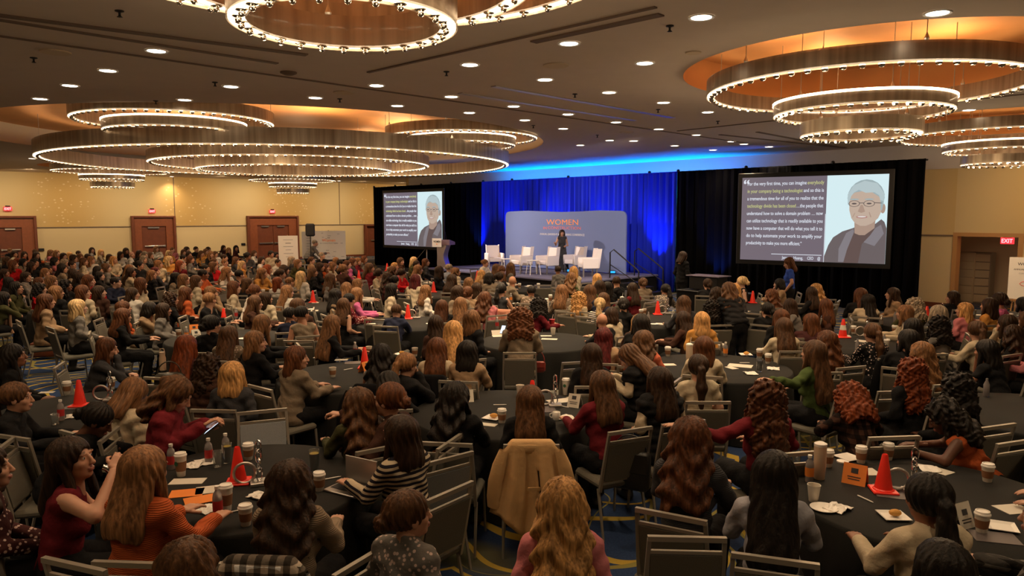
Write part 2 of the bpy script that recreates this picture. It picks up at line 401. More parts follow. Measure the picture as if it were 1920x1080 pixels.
p = at(541, 135, CEIL); q = MB(); q.lathe([(0, -.05), (.06, -.045), (.12, -.02), (.12, 0)], 16, cap=False); q.obj('smoke_detector', M['seam'], ceil, loc=(p.x, p.y, 0))
# walls
wl = wall_strip('wall_left', en(LEFTS, -8), en(LEFTS, 31), 0, CEIL, .2, M['wall'])
p_end = en(LEFTS, 31)
# stage wall runs from beside the far corner to the right; a recess holds the left end
s_l = atd(763, 400, 41.7); sL = s_l.dot(E)
OP0, OP1 = at(1790, 500, 2.0), at(1790, 500, 2.0)
def on_wall(px, n_): # point on plane N.p = n_ at pixel column px
    u = (px - 960) / FPX; k = Vector((u, math.cos(PITCH), 0)); t = n_ / k.dot(N); return k * t
def s_at(px, n_): return on_wall(px, n_).dot(E)
so0, so1 = s_at(1783, WALLN), s_at(1912, WALLN)
OPZ = 2.12
w1 = wall_strip('wall_stage', en(so0, WALLN), en(sL, WALLN), 0, CEIL, -.3, M['wall'])
w2 = wall_strip('wall_stage', en(11, WALLN), en(so1, WALLN), 0, CEIL, -.3, M['wall'])
w3 = wall_strip('wall_stage', en(so1, WALLN), en(so0, WALLN), OPZ, CEIL, -.3, M['wall'])
wall_strip('wall_recess', en(sL, WALLN + .3), en(sL, 31), 0, CEIL, .2, M['wall'])
wall_strip('wall_far', en(LEFTS, 31), en(sL + .3, 31), 0, CEIL, .2, M['wall'])
wall_strip('wall_right', en(11, 24), en(11, -8), 0, CEIL, .2, M['wall'])
wall_strip('wall_back', en(11, -8), en(LEFTS, -8), 0, CEIL, .2, M['wall'])
# corridor beyond the exit opening
for nm_, a, c in (('wall_corridor', en(so1 + 3, WALLN + 3.2), en(so0 - 1.2, WALLN + 3.2)), ('wall_corridor', en(so0 - 1.2, WALLN + 3.2), en(so0 - 1.2, WALLN + .3)), ('wall_corridor', en(so1 + 3, WALLN + .3), en(so1 + 3, WALLN + 3.2))):
    wall_strip(nm_, a, c, 0, 2.6, -.1, M['cream'])
q = MB(); k = [en(so0 - 1.3, WALLN + .3), en(so1 + 3.1, WALLN + .3), en(so1 + 3.1, WALLN + 3.3), en(so0 - 1.3, WALLN + 3.3)]
q.add([(p.x, p.y, 2.6) for p in k], [[3, 2, 1, 0]]); o = q.obj('ceiling_corridor', M['cream']); o['kind'] = 'structure'
lightobj('corridor_lamp', 'POINT', en(so1 + 1.6, WALLN + 1.4, 2.3), 16, WARM, shadow_soft_size=.2)
# opening frame
tr = MB(); A = TH + math.pi
def on_stage_wall(s, n, z): return en(s, WALLN + n, z)
def wbox(mb, s0, s1, n0, n1, z0, z1, ch=0):
    c = en((s0 + s1) / 2, (n0 + n1) / 2, (z0 + z1) / 2); mb.box(c, (s1 - s0, n1 - n0, z1 - z0), TH, ch)
wbox(tr, so0 - .02, so0 + .10, WALLN - .03, WALLN + .32, 0, OPZ); wbox(tr, so1 - .10, so1 + .02, WALLN - .03, WALLN + .32, 0, OPZ)
wbox(tr, so0 - .02, so1 + .02, WALLN - .03, WALLN + .32, OPZ - .02, OPZ + .09)
M['blond'] = mat('blond_wood', (0.45, 0.24, 0.09), .5)
tr.obj('trim_1', M['blond'])['kind'] = 'structure'
# rails on the walls

q = MB(); wbox(q, LEFTS - .0, LEFTS + .03, -8, 31, 2.08, 2.13); q.obj('trim_2', M['seam'])['kind'] = 'structure'
q = MB(); wbox(q, s_at(1724, DRAPEN) - 2, so0 - .02, WALLN - .03, WALLN, 2.10, 2.14); wbox(q, so1 + .02, 11, WALLN - .03, WALLN, 2.10, 2.14); q.obj('trim_3', M['seam'])['kind'] = 'structure'
q = MB(); wbox(q, LEFTS, LEFTS + .02, -8, 31, 0, .14); q.obj('baseboard_left', M['wood_dark'])['kind'] = 'structure'
q = MB(); wbox(q, s_at(1724, DRAPEN) - 2, so0 - .02, WALLN - .03, WALLN, 0, .14); wbox(q, so1 + .02, 11, WALLN - .03, WALLN, 0, .14); q.obj('baseboard_stage', M['wood_dark'])['kind'] = 'structure'
q = MB(); wbox(q, sL + .3, 11, WALLN - .02, WALLN - .002, 4.05, CEIL); q.obj('bounce_strip', mat('pale_bounce', (.55, .50, .47), .85))['kind'] = 'structure'  # added pale taupe strip so the blue beams reflect above the drapes
# vertical panel joints of the left wall
def n_on_left(px):
    u = (px - 960) / FPX; k = Vector((u, math.cos(PITCH), 0)); t = LEFTS / k.dot(E); return (k * t).dot(N)
q = MB()
for px in (334, 640): wbox(q, LEFTS, LEFTS + .02, n_on_left(px) - .02, n_on_left(px) + .02, 2.13, CEIL)
q.obj('trim_4', M['seam'])['kind'] = 'structure'
for px in (79, 565):
    pass
# mahogany door portals on the left wall
for i, (x0, x1, leaves) in enumerate(((-70, 75, 2), (251, 333, 1), (466, 561, 2), (684, 760, 1))):
    n0, n1 = n_on_left(x0), n_on_left(x1)
    if i == 3: n0 = n_on_left(684)
    HZ = 2.68 if i < 3 else 2.1
    root = empty('door_%d' % (i + 1), en(LEFTS, (n0 + n1) / 2), 0); root['kind'] = 'structure'
    inv = Matrix.Translation(-root.location)
    def part(name, s0, s1, a, b_, z0, z1, m, ch=0.0):
        q = MB(); wbox(q, LEFTS + s0, LEFTS + s1, a, b_, z0, z1, ch); q.v = [tuple(inv @ Vector(v)) for v in q.v]; return q.obj(name, m, root)
    fw = .62 if i < 3 else .22
    if i == 1: fw = .5
    tp = 2.12 if i < 3 else 2.0
    part('door_jamb', 0, .22, n0, n0 + .12, 0, HZ, M['wood_dark'], .01); part('door_jamb', 0, .22, n1 - .12, n1, 0, HZ, M['wood_dark'], .01)
    part('door_jamb', 0, .12, n0 + .12, n0 + fw, 0, HZ - .1, M['wood']); part('door_jamb', 0, .12, n1 - fw, n1 - .12, 0, HZ - .1, M['wood'])
    part('door_head', 0, .22, n0 + .12, n1 - .12, HZ - .1, HZ, M['wood_dark'], .01)
    part('door_head', 0, .12, n0 + fw, n1 - fw, tp, HZ - .1, M['wood'])
    w_ = (n1 - n0 - 2 * fw) / leaves
    for k in range(leaves):
        a = n0 + fw + k * w_
        lf = part('door_leaf', 0.005, .06, a + .01, a + w_ - .01, 0.01, tp - .01, M['wood_dark'])
        part('door_closer', .06, .14, a + w_ * .25, a + w_ * .72, tp - .12, tp - .04, M['steel'], .01)
        part('push_bar', .10, .14, a + w_ * .1, a + w_ * .9, 1.02, 1.08, M['steel'], .008)
        part('push_bar_end', .06, .14, a + w_ * (.88 if k == 0 else .04), a + w_ * (.96 if k == 0 else .12), 1.0, 1.1, M['steel'], .01)
# small wall plates
for px in (80, 457):
    n_ = n_on_left(px + 2); q = MB(); wbox(q, LEFTS, LEFTS + .05, n_ - .12, n_ + .12, .95, 1.08, .008)
    tag(q.obj('wall_plate', M['darkmetal']), 'dark wall plate right of the ' + ('first' if px < 100 else 'third') + ' set of mahogany doors' if px < 100 else 'dark wall plate just left of the double doors', 'plate')
# exit signs
def exit_sign(pos, rz, sc, label):
    root = empty('exit_sign', pos, rz, label, 'sign')
    b = MB(); b.box((0, 0, 0), (.42 * sc, .06, .24 * sc), ch=.01); b.obj('sign_box', M['redsign'], root)
    b = MB(); b.box((0, 0, .15 * sc), (.2, .05, .06)); b.obj('bracket', M['darkmetal'], root)
    text_on(root, 'sign_letters', 'EXIT', 0, -.07 * sc, .2 * sc, M['redletter'], width=.34 * sc, bold=.02, align='c', y=-.034)
for px, py, lb in ((24, 392, 'red exit sign above the first mahogany doors'), (291, 396, 'red exit sign above the single mahogany door'), (514, 400, 'red exit sign above the mahogany double doors near the easels')):
    n_ = n_on_left(px); P = en(LEFTS + .1, n_); dd = P.y
    exit_sign((P.x, P.y, 3.02 if px < 100 else 2.93), TH + math.pi / 2, .8, lb)
pe = on_wall(1883, WALLN + .8); exit_sign((pe.x, pe.y, 1.98), TH, .8, 'red exit sign hanging inside the corridor opening')
lightobj('exit_glow', 'POINT', (pe.x - .1, pe.y - .2, 1.95), 2.2, (1, .03, .08), shadow_soft_size=.1)
# metal cabinets in the corridor
for k, (px, m) in enumerate(((1808, 'steel'), (1838, 'steel'))):
    P = on_wall(px, WALLN + 2.2 + .1 * k)
    root = empty('storage_cabinet', (P.x, P.y, 0), TH, ('pale' if k == 0 else 'darker') + ' metal storage cabinet standing in the corridor', 'cabinet')
    b = MB(); b.box((0, 0, .78), (.62, .5, 1.56), ch=.01); b.obj('body', mat('cab%d' % k, ((.40, .33, .22) if k == 0 else (.2, .17, .13)), .5), root)
    for j in range(6):
        b = MB(); b.box((0, -.26, .15 + j * .25), (.56, .02, .22), ch=.005); b.obj('drawer', mat('cabd', (.42, .35, .24), .5), root)
# ---------------------------------------------------------------- drapes behind the stage
DT = 4.22
def drape(s0, s1, m, label, group):
    L = s1 - s0; nseg = max(24, int(L / .035)); b = MB(); seed = random.random() * 9
    vs = []; fs = []
    for i in range(nseg + 1):
        x = L * i / nseg
        for j, z in enumerate((0.02, 1.4, 2.8, DT - .06, DT)):
            am = (.075, .07, .06, .045, .03)[j]
            y = am * math.sin(x * 19 + 1.2 * math.sin(x * 3.1 + seed) + .25 * j * math.sin(x * 1.7)) + .02 * math.sin(x * 47)
            vs.append((x, y, z))
    for i in range(nseg):
        for j in range(4):
            fs.append([i * 5 + j, (i + 1) * 5 + j, (i + 1) * 5 + j + 1, i * 5 + j + 1])
    b.add(vs, fs); p = en(s0, DRAPEN)
    o = b.obj('stage_drape', m, smooth=60, loc=(p.x, p.y, 0), rz=TH)
    md = o.modifiers.new('th', 'SOLIDIFY'); md.thickness = .008
    tag(o, label, 'drape', group)
    q = MB(); q.tube([(0, .11, 0), (0, .11, DT + .03)], .028, 8); q.sphere((0, .06, DT + .02), .06, 8, 5); q.box((0, .11, .01), (.4, .4, .02)); q.obj('post', M['darkmetal'], o, smooth=30)
    q = MB(); q.tube([(0, .11, DT - .03), (L, .11, DT - .03)], .022, 8); q.obj('crossbar', M['darkmetal'], o, smooth=30)
cuts = [703, 742, 790, 845, 905, 958, 1062, 1212, 1265, 1390, 1550, 1724]
names = ['black drape at the far left end, left of the first screen', 'black drape behind the left part of the small screen', 'black drape behind the right part of the small screen', 'black drape behind the lectern, left of the blue drapes',
 'blue lit drape at the left end, behind the first white armchair', 'blue lit drape behind the left half of the banner', 'blue lit drape behind the right half of the banner', 'blue lit drape behind the stage step handrails',
 'black drape between blue drapes and the large screen', 'black drape behind the left half of the large screen', 'black drape at the right end beside the exit opening']
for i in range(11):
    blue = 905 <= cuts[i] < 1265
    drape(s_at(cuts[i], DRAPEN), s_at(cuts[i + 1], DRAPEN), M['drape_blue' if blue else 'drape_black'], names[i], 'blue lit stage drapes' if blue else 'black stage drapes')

# ---------------------------------------------------------------- stage
SZ = .62; ST0, ST1 = s_at(800, 17.2), -15.5
stg = MB(); wbox(stg, ST0, ST1, 17.1, DRAPEN - .25, SZ - .06, SZ, .01)
stage = stg.obj('stage', M['carpet_stage']); tag(stage, 'low carpeted stage in front of the blue drapes', 'stage')
q = MB(); wbox(q, ST0 + .03, ST1 - .03, 17.14, DRAPEN - .3, 0, SZ - .06); q.obj('skirt', M['black'], stage)
# steps with handrails at the right end
root = empty('stage_steps', en(ST1, 19.6, 0), TH, 'black steps with two handrails at the right end of the stage', 'steps')
for k in range(3):
    b = MB(); b.box((.17 + .3 * k, 0, (SZ - .155 * (k + 1)) / 2), (.3, 1.3, SZ - .155 * (k + 1)), ch=.01); b.obj('step', M['darkmetal'], root)
for sy in (-.66, .66):
    b = MB(); z0 = SZ; b.tube([(-.25, sy, 0.4), (-.25, sy, z0 + .85), (-.1, sy, z0 + .95), (.85, sy, .98), (.95, sy, .9), (.95, sy, 0)], .022, 8)
    b.tube([(-.25, sy, z0 + .45), (.95, sy, .5)], .015, 6); b.obj('handrail', M['darkmetal'], root, smooth=40)
# ---------------------------------------------------------------- banner on the stage
BN = 20.3
def zpl(px, py, n_): P = on_wall(px, n_); t = P.y; return CAMZ + ((atd(px, py, t)).z - CAMZ)
sb0, sb1 = s_at(949, BN), s_at(1173, BN); ba = en(sb0, BN); BL = sb1 - sb0
b = MB(); r_ = .22; pts = []
zt, zb = 2.86, SZ + .03
for (cx, cz, a0) in ((BL - r_, zt - r_, 0), (r_, zt - r_, 90)):
    for k in range(7): a = R(a0 + 15 * k); pts.append((cx + r_ * math.cos(a), cz + r_ * math.sin(a)))
top = [(BL * t, zt + .03 * math.sin(t * 9)) for t in (.8, .65, .5, .35, .2)]
pts = pts[:7] + top + pts[7:] + [(0, zb), (BL, zb)]
n_ = len(pts); b.add([(x, -.03, z) for x, z in pts] + [(x, .03, z) for x, z in pts], [list(range(n_))[::-1], list(range(n_, 2 * n_))] + [[i, (i + 1) % n_, n_ + (i + 1) % n_, n_ + i] for i in range(n_)])
M['banner'] = mat('banner_fabric', (0.16, 0.215, 0.43), .85)
ban = b.obj('stage_banner', M['banner'], loc=(ba.x, ba.y, 0), rz=TH); tag(ban, 'wide slate blue fabric banner standing on the stage with orange lettering', 'banner')
for x in (.02, BL - .02):
    q = MB(); q.box((x, 0, SZ + .015), (.08, .7, .02)); q.tube([(x, 0, SZ + .02), (x, 0, zt - .3)], .02, 8); q.obj('foot', M['steel'], ban)
def btext(body, x0, x1, yt, yb, m, bold, name='lettering'):
    a, c = s_at(x0, BN - .03) - sb0, s_at(x1, BN - .03) - sb0; px = (x0 + x1) / 2
    z1, z0 = zpl(px, yt, BN), zpl(px, yb, BN)
    text_on(ban, name, body, a, z0, (z1 - z0) / .72, m, width=c - a, bold=bold, y=-.034)
M['orange_print'] = mat('orange_print', (0.95, 0.33, 0.10), .7); M['white_print'] = mat('white_print', (0.85, 0.85, 0.88), .7); M['salmon_print'] = mat('salmon_print', (0.80, 0.20, 0.16), .7)
btext('WOMEN', 1024, 1083, 411, 421.5, M['orange_print'], .0)
btext('IN', 1018.5, 1025, 424.5, 430, M['salmon_print'], .0); btext('CONSTRUCTION', 1027, 1088, 424.5, 430, M['salmon_print'], .0)
btext('ANNUAL LEADERSHIP AND LEARNING CONFERENCE', 1012, 1095, 437.5, 441.5, M['white_print'], .0)
# ---------------------------------------------------------------- screens
M['scr_dark'] = mat('slide_grey', (0, 0, 0), .8, emit=(0.165, 0.135, 0.165), es=1.0)
M['scr_white'] = mat('slide_pale', (0, 0, 0), .8, emit=(0.66, 0.84, 0.88), es=1.0)
M['scr_text'] = mat('slide_text', (0, 0, 0), .8, emit=(0.72, 0.76, 0.85), es=1.0)
M['scr_yel'] = mat('slide_text_yellow', (0, 0, 0), .8, emit=(0.55, 0.56, 0.24), es=1.0)
def em(n, c): return mat(n, (0, 0, 0), .8, emit=c, es=1.0)
PIC = {'hair': em('pic_hair', (.33, .42, .44)), 'hair2': em('pic_hair2', (.45, .55, .57)), 'skin': em('pic_skin', (.52, .40, .32)), 'skin2': em('pic_skin2', (.40, .28, .22)), 'jacket': em('pic_jacket', (.14, .115, .12)),
       'jacket2': em('pic_jacket2', (.22, .20, .22)), 'shirt': em('pic_shirt', (.12, .08, .075)), 'line': em('pic_line', (.10, .08, .08)), 'lip': em('pic_lip', (.42, .20, .18)), 'teeth': em('pic_teeth', (.7, .66, .62))}
def screen(p0, p1, z0, h, label):
    w_ = (p1 - p0).length; an = math.atan2(p1.y - p0.y, p1.x - p0.x)
    root = empty('projection_screen', (p0.x, p0.y, z0), an, label, 'screen')
    b = MB(); b.box((w_ / 2, .045, h / 2), (w_ + .26, .05, h + .26), ch=.01); b.obj('frame', M['darkmetal'], root)
    b = MB(); b.box((w_ * .3025, .008, h / 2), (w_ * .605, .02, h)); b.obj('slide', M['scr_dark'], root)
    b = MB(); b.box((w_ * .8025, .008, h / 2), (w_ * .395, .02, h)); b.obj('picture', M['scr_white'], root)
    def poly(name, pts, m, lay):
        b = MB(); n = len(pts); y = -.003 * lay - .003
        vs = [(x * w_, y, (1 - z) * h) for x, z in pts] + [(x * w_, y + .0025, (1 - z) * h) for x, z in pts]
        b.add(vs, [list(range(n)), list(range(n, 2 * n))[::-1]] + [[i, i + n, (i + 1) % n + n, (i + 1) % n] for i in range(n)]); b.obj(name, m, root)
    def elp(cx, cz, rx, rz, a0=0, a1=360, n=20): return [(cx + rx * math.cos(R(a0 + (a1 - a0) * k / n)), cz + rz * math.sin(R(a0 + (a1 - a0) * k / n))) for k in range(n + (a1 - a0 < 360))]
    poly('picture_jacket', [(.605, 1), (.605, .93), (.63, .80), (.66, .71), (.72, .64), (.79, .60), (.83, .56), (.93, .55), (.965, .50), (.985, .53), (1, .60), (1, 1)], PIC['jacket'], 1)
    poly('picture_lapel', [(.86, .76), (.93, .60), (.965, .56), (.985, .66), (.93, .80)], PIC['jacket2'], 2)
    poly('picture_lapel', [(.70, .84), (.745, .66), (.79, .61), (.80, .66), (.755, .85), (.735, .99), (.70, .99)], PIC['jacket2'], 2)
    poly('picture_shirt', [(.755, .85), (.79, .68), (.80, .63), (.865, .66), (.93, .60), (.90, .68), (.85, .78), (.83, 1), (.735, 1)], PIC['shirt'], 3)
    poly('picture_neck', [(.80, .66), (.795, .52), (.93, .50), (.925, .60), (.865, .68), (.83, .68)], PIC['skin2'], 4)
    poly('picture_hair', elp(.862, .26, .118, .205), PIC['hair'], 5)
    poly('picture_ear', elp(.972, .38, .016, .055), PIC['skin2'], 6)
    poly('picture_face', elp(.858, .385, .103, .195, -200, 20) [::-1] + [], PIC['skin'], 7) if False else poly('picture_face', [(.757, .30), (.765, .24), (.79, .20), (.84, .185), (.90, .20), (.945, .25), (.962, .31), (.962, .42), (.945, .49), (.91, .545), (.87, .575), (.835, .575), (.80, .545), (.775, .49), (.76, .40)], PIC['skin'], 7)
    poly('picture_hair_front', [(.748, .34), (.745, .22), (.78, .12), (.85, .07), (.93, .10), (.98, .22), (.975, .34), (.955, .30), (.945, .235), (.915, .20), (.86, .205), (.815, .17), (.785, .20), (.768, .24), (.757, .31)], PIC['hair2'], 8)
    poly('picture_sideburn', [(.955, .29), (.975, .30), (.968, .40), (.960, .40)], PIC['hair'], 9)
    poly('picture_cheek_line', [(.795, .43), (.80, .43), (.785, .48), (.781, .475)], PIC['skin2'], 9); poly('picture_cheek_line', [(.885, .42), (.89, .42), (.903, .475), (.897, .48)], PIC['skin2'], 9)
    for cx in (.79, .885):
        poly('picture_glasses', elp(cx, .325, .036, .036), PIC['line'], 9); poly('picture_lens', elp(cx, .325, .032, .031), PIC['skin'], 10)
        poly('picture_eye', elp(cx, .325, .016, .009), PIC['line'], 11); poly('picture_brow', elp(cx, .277, .03, .008), PIC['hair'], 11)
    poly('picture_glasses', [(.82, .315), (.855, .315), (.855, .322), (.82, .322)], PIC['line'], 9); poly('picture_glasses', [(.918, .312), (.965, .318), (.965, .325), (.918, .320)], PIC['line'], 9)
    poly('picture_nose', [(.832, .34), (.845, .34), (.862, .415), (.838, .43), (.815, .415)], PIC['skin2'], 9)
    poly('picture_mouth', elp(.842, .475, .036, .016), PIC['lip'], 9); poly('picture_teeth', elp(.842, .472, .028, .009), PIC['teeth'], 10)
    # words
    LN = [[('For the very first time, you can imagine ', 0), ('everybody', 1)], [('in your company being a technologist', 1), (' and so this is', 0)], [('a tremendous time for all of you to realize that the', 0)],
          [('technology divide has been closed', 1), ('\u2026the people that', 0)], [('understand how to solve a domain problem \u2026 now', 0)], [('can utilize technology that is readily available to you', 0)],
          [('now have a computer that will do what you tell it to', 0)], [('do to help automate your work to amplify your', 0)], [('productivity to make you more efficient.\u201d', 0)]]
    x0, x1, sz = .042 * w_, .585 * w_, .145
    for i, segs in enumerate(LN):
        z = h * (1 - .095 - .0895 * i); full = x1 - x0 if i < 8 else (x1 - x0) * .745
        lens = []
        for tx, c in segs:
            me, a, bb = textmesh(tx.strip(), M['scr_yel' if c else 'scr_text'], .008); lens.append(bb - a)
        gap = .25 * (len(segs) - 1); k = full / (sum(lens) + gap); x = x0
        for (tx, c), ln in zip(segs, lens):
            text_on(root, 'slide_text', tx.strip(), x, z, sz, M['scr_yel' if c else 'scr_text'], width=ln * k, bold=.008, y=-.006); x += ln * k + .25 * k
    text_on(root, 'slide_text', '\u201c', .012 * w_, h * (1 - .15), .42, M['scr_text'], bold=.02, y=-.006)
    b = MB(); b.box((.41 * w_, -.005, h * .078), (.355 * w_, .006, .016)); b.obj('slide_rule', M['scr_text'], root)
    b = MB(); b.box((.602 * w_, -.005, h * .28), (.012, .006, h * .56)); b.obj('slide_rule', M['scr_text'], root)
    for tx, xx, ww in (('Jensen', .31, .06), ('Huang,', .395, .065), ('CEO', .49, .042), ('@', .56, .02)):
        text_on(root, 'slide_text', tx, xx * w_, h * .022, .125, M['scr_text'], width=ww * w_, bold=.008, y=-.006)
    return root, w_, an
h_ = 2.4
def scol(px, d): return Vector(((px - 960) / FPX * d, d, 0))
screen(scol(1388, 9.07 * h_), scol(1660, 8.155 * h_), 1.40, h_, 'large projection screen right of the stage showing a quote and a portrait')
sr, sw, sa = screen(scol(721, 14.3 * h_), scol(829, 13.11 * h_), 1.33, h_, 'smaller projection screen left of the stage, partly behind the lectern')
b = MB(); b.tube([(sw * .72, .1, .2), (sw * .72, .1, -1.32)], .025, 8); b.tube([(sw * .70, .1, -.1), (sw * .42, .1, -1.0)], .012, 6); b.obj('support_pole', M['steel'], sr)

# ---------------------------------------------------------------- chandeliers
M['bulb'] = mat('chrome_bulb', (0.8, 0.75, 0.68), .15, 1.0)
def chandelier(cx, cy, tiers, label, ztop, group=None, uplight=60, cat='chandelier'):
    root = empty('chandelier', (cx, cy, tiers[0][1]), 0, label, cat, group)
    z0 = tiers[0][1]
    for (rad, z, hh, dx, dy, wd, nb, up) in tiers:
        seg = 96 if rad > 1.5 else 64
        b = MB(); b.lathe([(rad, 0), (rad, hh), (rad - .012, hh), (rad - .012, .012), (rad - .012, 0)][:5], seg, cap=False)
        b.lathe([(rad - wd + .012, 0), (rad - wd + .012, hh), (rad - wd, hh), (rad - wd, 0)], seg, cap=False)
        ring = b.obj('ring_band', M['band'], root, smooth=30); ring.location = (dx, dy, z - z0)
        b = MB(); b.lathe([(rad - .012, 0.02), (rad - wd + .012, 0.02)], seg, cap=False)
        if up: b.lathe([(rad + .012, hh - .012), (rad + .002, hh - .012), (rad + .002, hh + .02), (rad + .012, hh + .02)], seg, cap=False)
        b.obj('light_panel', M['lit'], ring)
        b = MB(); rs = .042 if nb > 0 and rad < 1.0 else .05
        near = math.hypot(cx, cy) < 8; cnt = nb
        me = None
        for k in range(cnt):
            a = 2 * math.pi * (k + .5) / cnt; c = ((rad - wd * .62) * math.cos(a), (rad - wd * .62) * math.sin(a), -.005)
            if near:
                if me is None:
                    q = MB(); q.sphere((0, 0, -.012), (.026, .026, .026), 12, 8); q.lathe([(.018, -.002), (.046, .010), (.046, .018)], 12, cap=False); me = q.mesh('light_bulb', M['bulb'], 40)
                o = newobj('light_bulb', me, ring, c)
            else: b.sphere((c[0], c[1], -.01), (.045, .045, .035), 6, 4)
        if not near and cnt: ob = b.obj('light_bulbs', M['bulb'], ring, smooth=40); ob['kind'] = 'stuff'
        b = MB()
        for k in range(6 if rad > 1 else 4):
            a = 2 * math.pi * k / (6 if rad > 1 else 4) + .4; x, y = (rad - wd / 2) * math.cos(a), (rad - wd / 2) * math.sin(a)
            b.tube([(x, y, hh - .02), (x, y, ztop - z)], .006, 4); b.lathe([(.02, hh), (.03, hh + .03), (.004, hh + .1)], 8, (x, y, 0))
        b.obj('cable', M['steel'], ring)
    if uplight:
        mr = max(t[0] for t in tiers)
        for k in range(4 if mr < 5 else 6):
            a = 2 * math.pi * k / (4 if mr < 5 else 6); rr = mr * .55
            lightobj('chandelier_fill', 'POINT', (cx + rr * math.cos(a + .7), cy + rr * math.sin(a + .7), tiers[-1][1] - .35), uplight * .55, (1, .72, .42), shadow_soft_size=.25)  # added point lights below the rings, lifting the dark ceiling
            lightobj('chandelier_uplight', 'SPOT', (cx + rr * math.cos(a), cy + rr * math.sin(a), z0 + .25), uplight, (1, .60, .28), aim=(cx + rr * math.cos(a), cy + rr * math.sin(a), 9), spot_size=R(150), spot_blend=1.0, shadow_soft_size=.15)
    return root
def three(cx, cy, label, up=70, k=1.0, dz=0.0, bulbs=(64, 40, 30)):
    return chandelier(cx, cy, [(2.15 * k, 4.46 + dz, .23, 0, 0, .12, bulbs[0], 0), (1.19 * k, 4.14 + dz, .17, 0, 0, .11, bulbs[1], 1), (.81 * k, 3.84 + dz, .2, 0, 0, .11, bulbs[2], 0)], label, CEIL + .45, 'three ringed chandeliers', up)
p = at(1616, 172, 4.46); three(p.x, p.y, 'three ringed chandelier hanging over the large screen side, nearest on that side')
p = atd(1881, 260, 16.7); three(p.x, p.y, 'three ringed chandelier above the exit opening wall, cut by the picture edge')
p = atd(210, 324, 30); three(p.x, p.y, 'small looking chandelier between the first and second mahogany doors', 22)
p = atd(549, 340, 37.7); three(p.x, p.y, 'small looking chandelier above the mahogany double doors', 18)
chandelier(-1.2, 5.4, [(2.12, 4.52, .23, .03, -.15, .15, 46, 0), (1.36, 4.34, .2, 0, 0, .15, 34, 0), (.84, 4.11, .26, -.05, .25, .14, 26, 0)], 'three ringed chandelier overhead at the top edge, the closest one', CEIL + .45, 'three ringed chandeliers', 40)
p = atd(540, 300, 21.6)
chandelier(p.x, p.y, [(6.35, 4.17, .36, .1, 0, .17, 170, 0), (3.9, 4.15, .28, .2, 0, .14, 110, 0), (2.75, 4.0, .28, .25, 0, .12, 90, 0)], 'huge ringed chandelier of three wide hoops over the middle of the hall', CEIL + .5, None, 180)
p = atd(330, 226, 15.9); chandelier(p.x, p.y, [(2.0, 4.68, .25, 0, 0, .12, 60, 0), (1.42, 4.46, .2, 0, 0, .11, 50, 1)], 'two ringed chandelier tucked in the large coffer above the left doors', CEIL + .5, None, 0)
p = atd(866, 262, 19.6); chandelier(p.x, p.y, [(2.0, 4.72, .25, 0, 0, .12, 60, 0), (1.42, 4.53, .2, 0, 0, .11, 50, 1)], 'two ringed chandelier tucked in the large coffer beside the stage', CEIL + .5, None, 0)
# downlight fittings
mr_ = None
_dn = ['first', 'second', 'third', 'fourth', 'fifth', 'sixth', 'seventh', 'eighth', 'ninth', 'tenth', 'eleventh', 'twelfth', 'thirteenth', 'fourteenth', 'fifteenth', 'sixteenth']
def dl_label(px, py):
    z = 'above the left doors side' if px < 520 else ('between the big chandelier and the stage' if px < 1000 else 'on the large screen side')
    ls = sorted([q for q in DL if (q[0] < 520) == (px < 520) and (q[0] < 1000) == (px < 1000)], key=lambda q: q[1])
    return 'recessed downlight %s, %s nearest counting toward the walls' % (z, (_dn[ls.index((px, py))] if ls.index((px, py)) < 16 else ['seventeenth', 'eighteenth', 'nineteenth', 'twentieth', 'twenty-first', 'twenty-second', 'twenty-third', 'twenty-fourth', 'twenty-fifth', 'twenty-sixth'][ls.index((px, py)) - 16]))
for i, (px, py) in enumerate(DL):
    p = dl_pts[i]
    if mr_ is None:
        q = MB(); q.lathe([(.105, -.004), (.135, -.012), (.14, 0)], 24, cap=False); mr_ = q.mesh('trim_ring', M['white'], 40)
        q = MB(); q.lathe([(0, 0), (.108, 0)][::-1], 24, cap=False); ml_ = q.mesh('lens', M['lamp'])
    root = empty('ceiling_downlight', (p.x, p.y, CEIL - .002), 0, dl_label(px, py), 'downlight', 'recessed ceiling downlights')
    newobj('trim_ring', mr_, root); newobj('lens', ml_, root, (0, 0, -.006))

# ---------------------------------------------------------------- furniture on the stage
def armchair(px, py, yaw, label):
    P = at(px, py, SZ); root = empty('white_armchair', (P.x, P.y, SZ), R(yaw), label, 'armchair', 'white leather armchairs on the stage')
    L_ = M['leather']
    b = MB(); b.box((0, .03, .40), (.50, .52, .16), ch=.03); b.obj('seat', L_, root, smooth=40)
    b = MB(); b.add([(x, y + (z - .4) * -.14, z) for x, y, z in [(i * .25, -.20 - j * .10, k) for k in (.34, .93) for j in (0, 1) for i in (-1, 1)]], [[0, 1, 3, 2][::-1], [4, 5, 7, 6], [0, 4, 6, 2][::-1], [1, 5, 7, 3], [0, 1, 5, 4], [2, 3, 7, 6][::-1]])
    o = b.obj('backrest', L_, root); bv = o.modifiers.new('b', 'BEVEL'); bv.width = .03; bv.segments = 2
    for sx in (-.29, .29):
        b = MB(); b.box((sx, 0, .47), (.08, .58, .36), ch=.025); b.obj('armrest', L_, root, smooth=40)
    for sx in (-.26, .26):
        for sy in (-.22, .24):
            b = MB(); b.box((sx, sy, .155), (.045, .045, .31), ch=.005); b.obj('leg', M['steel'], root)
FACE = math.degrees(TH)
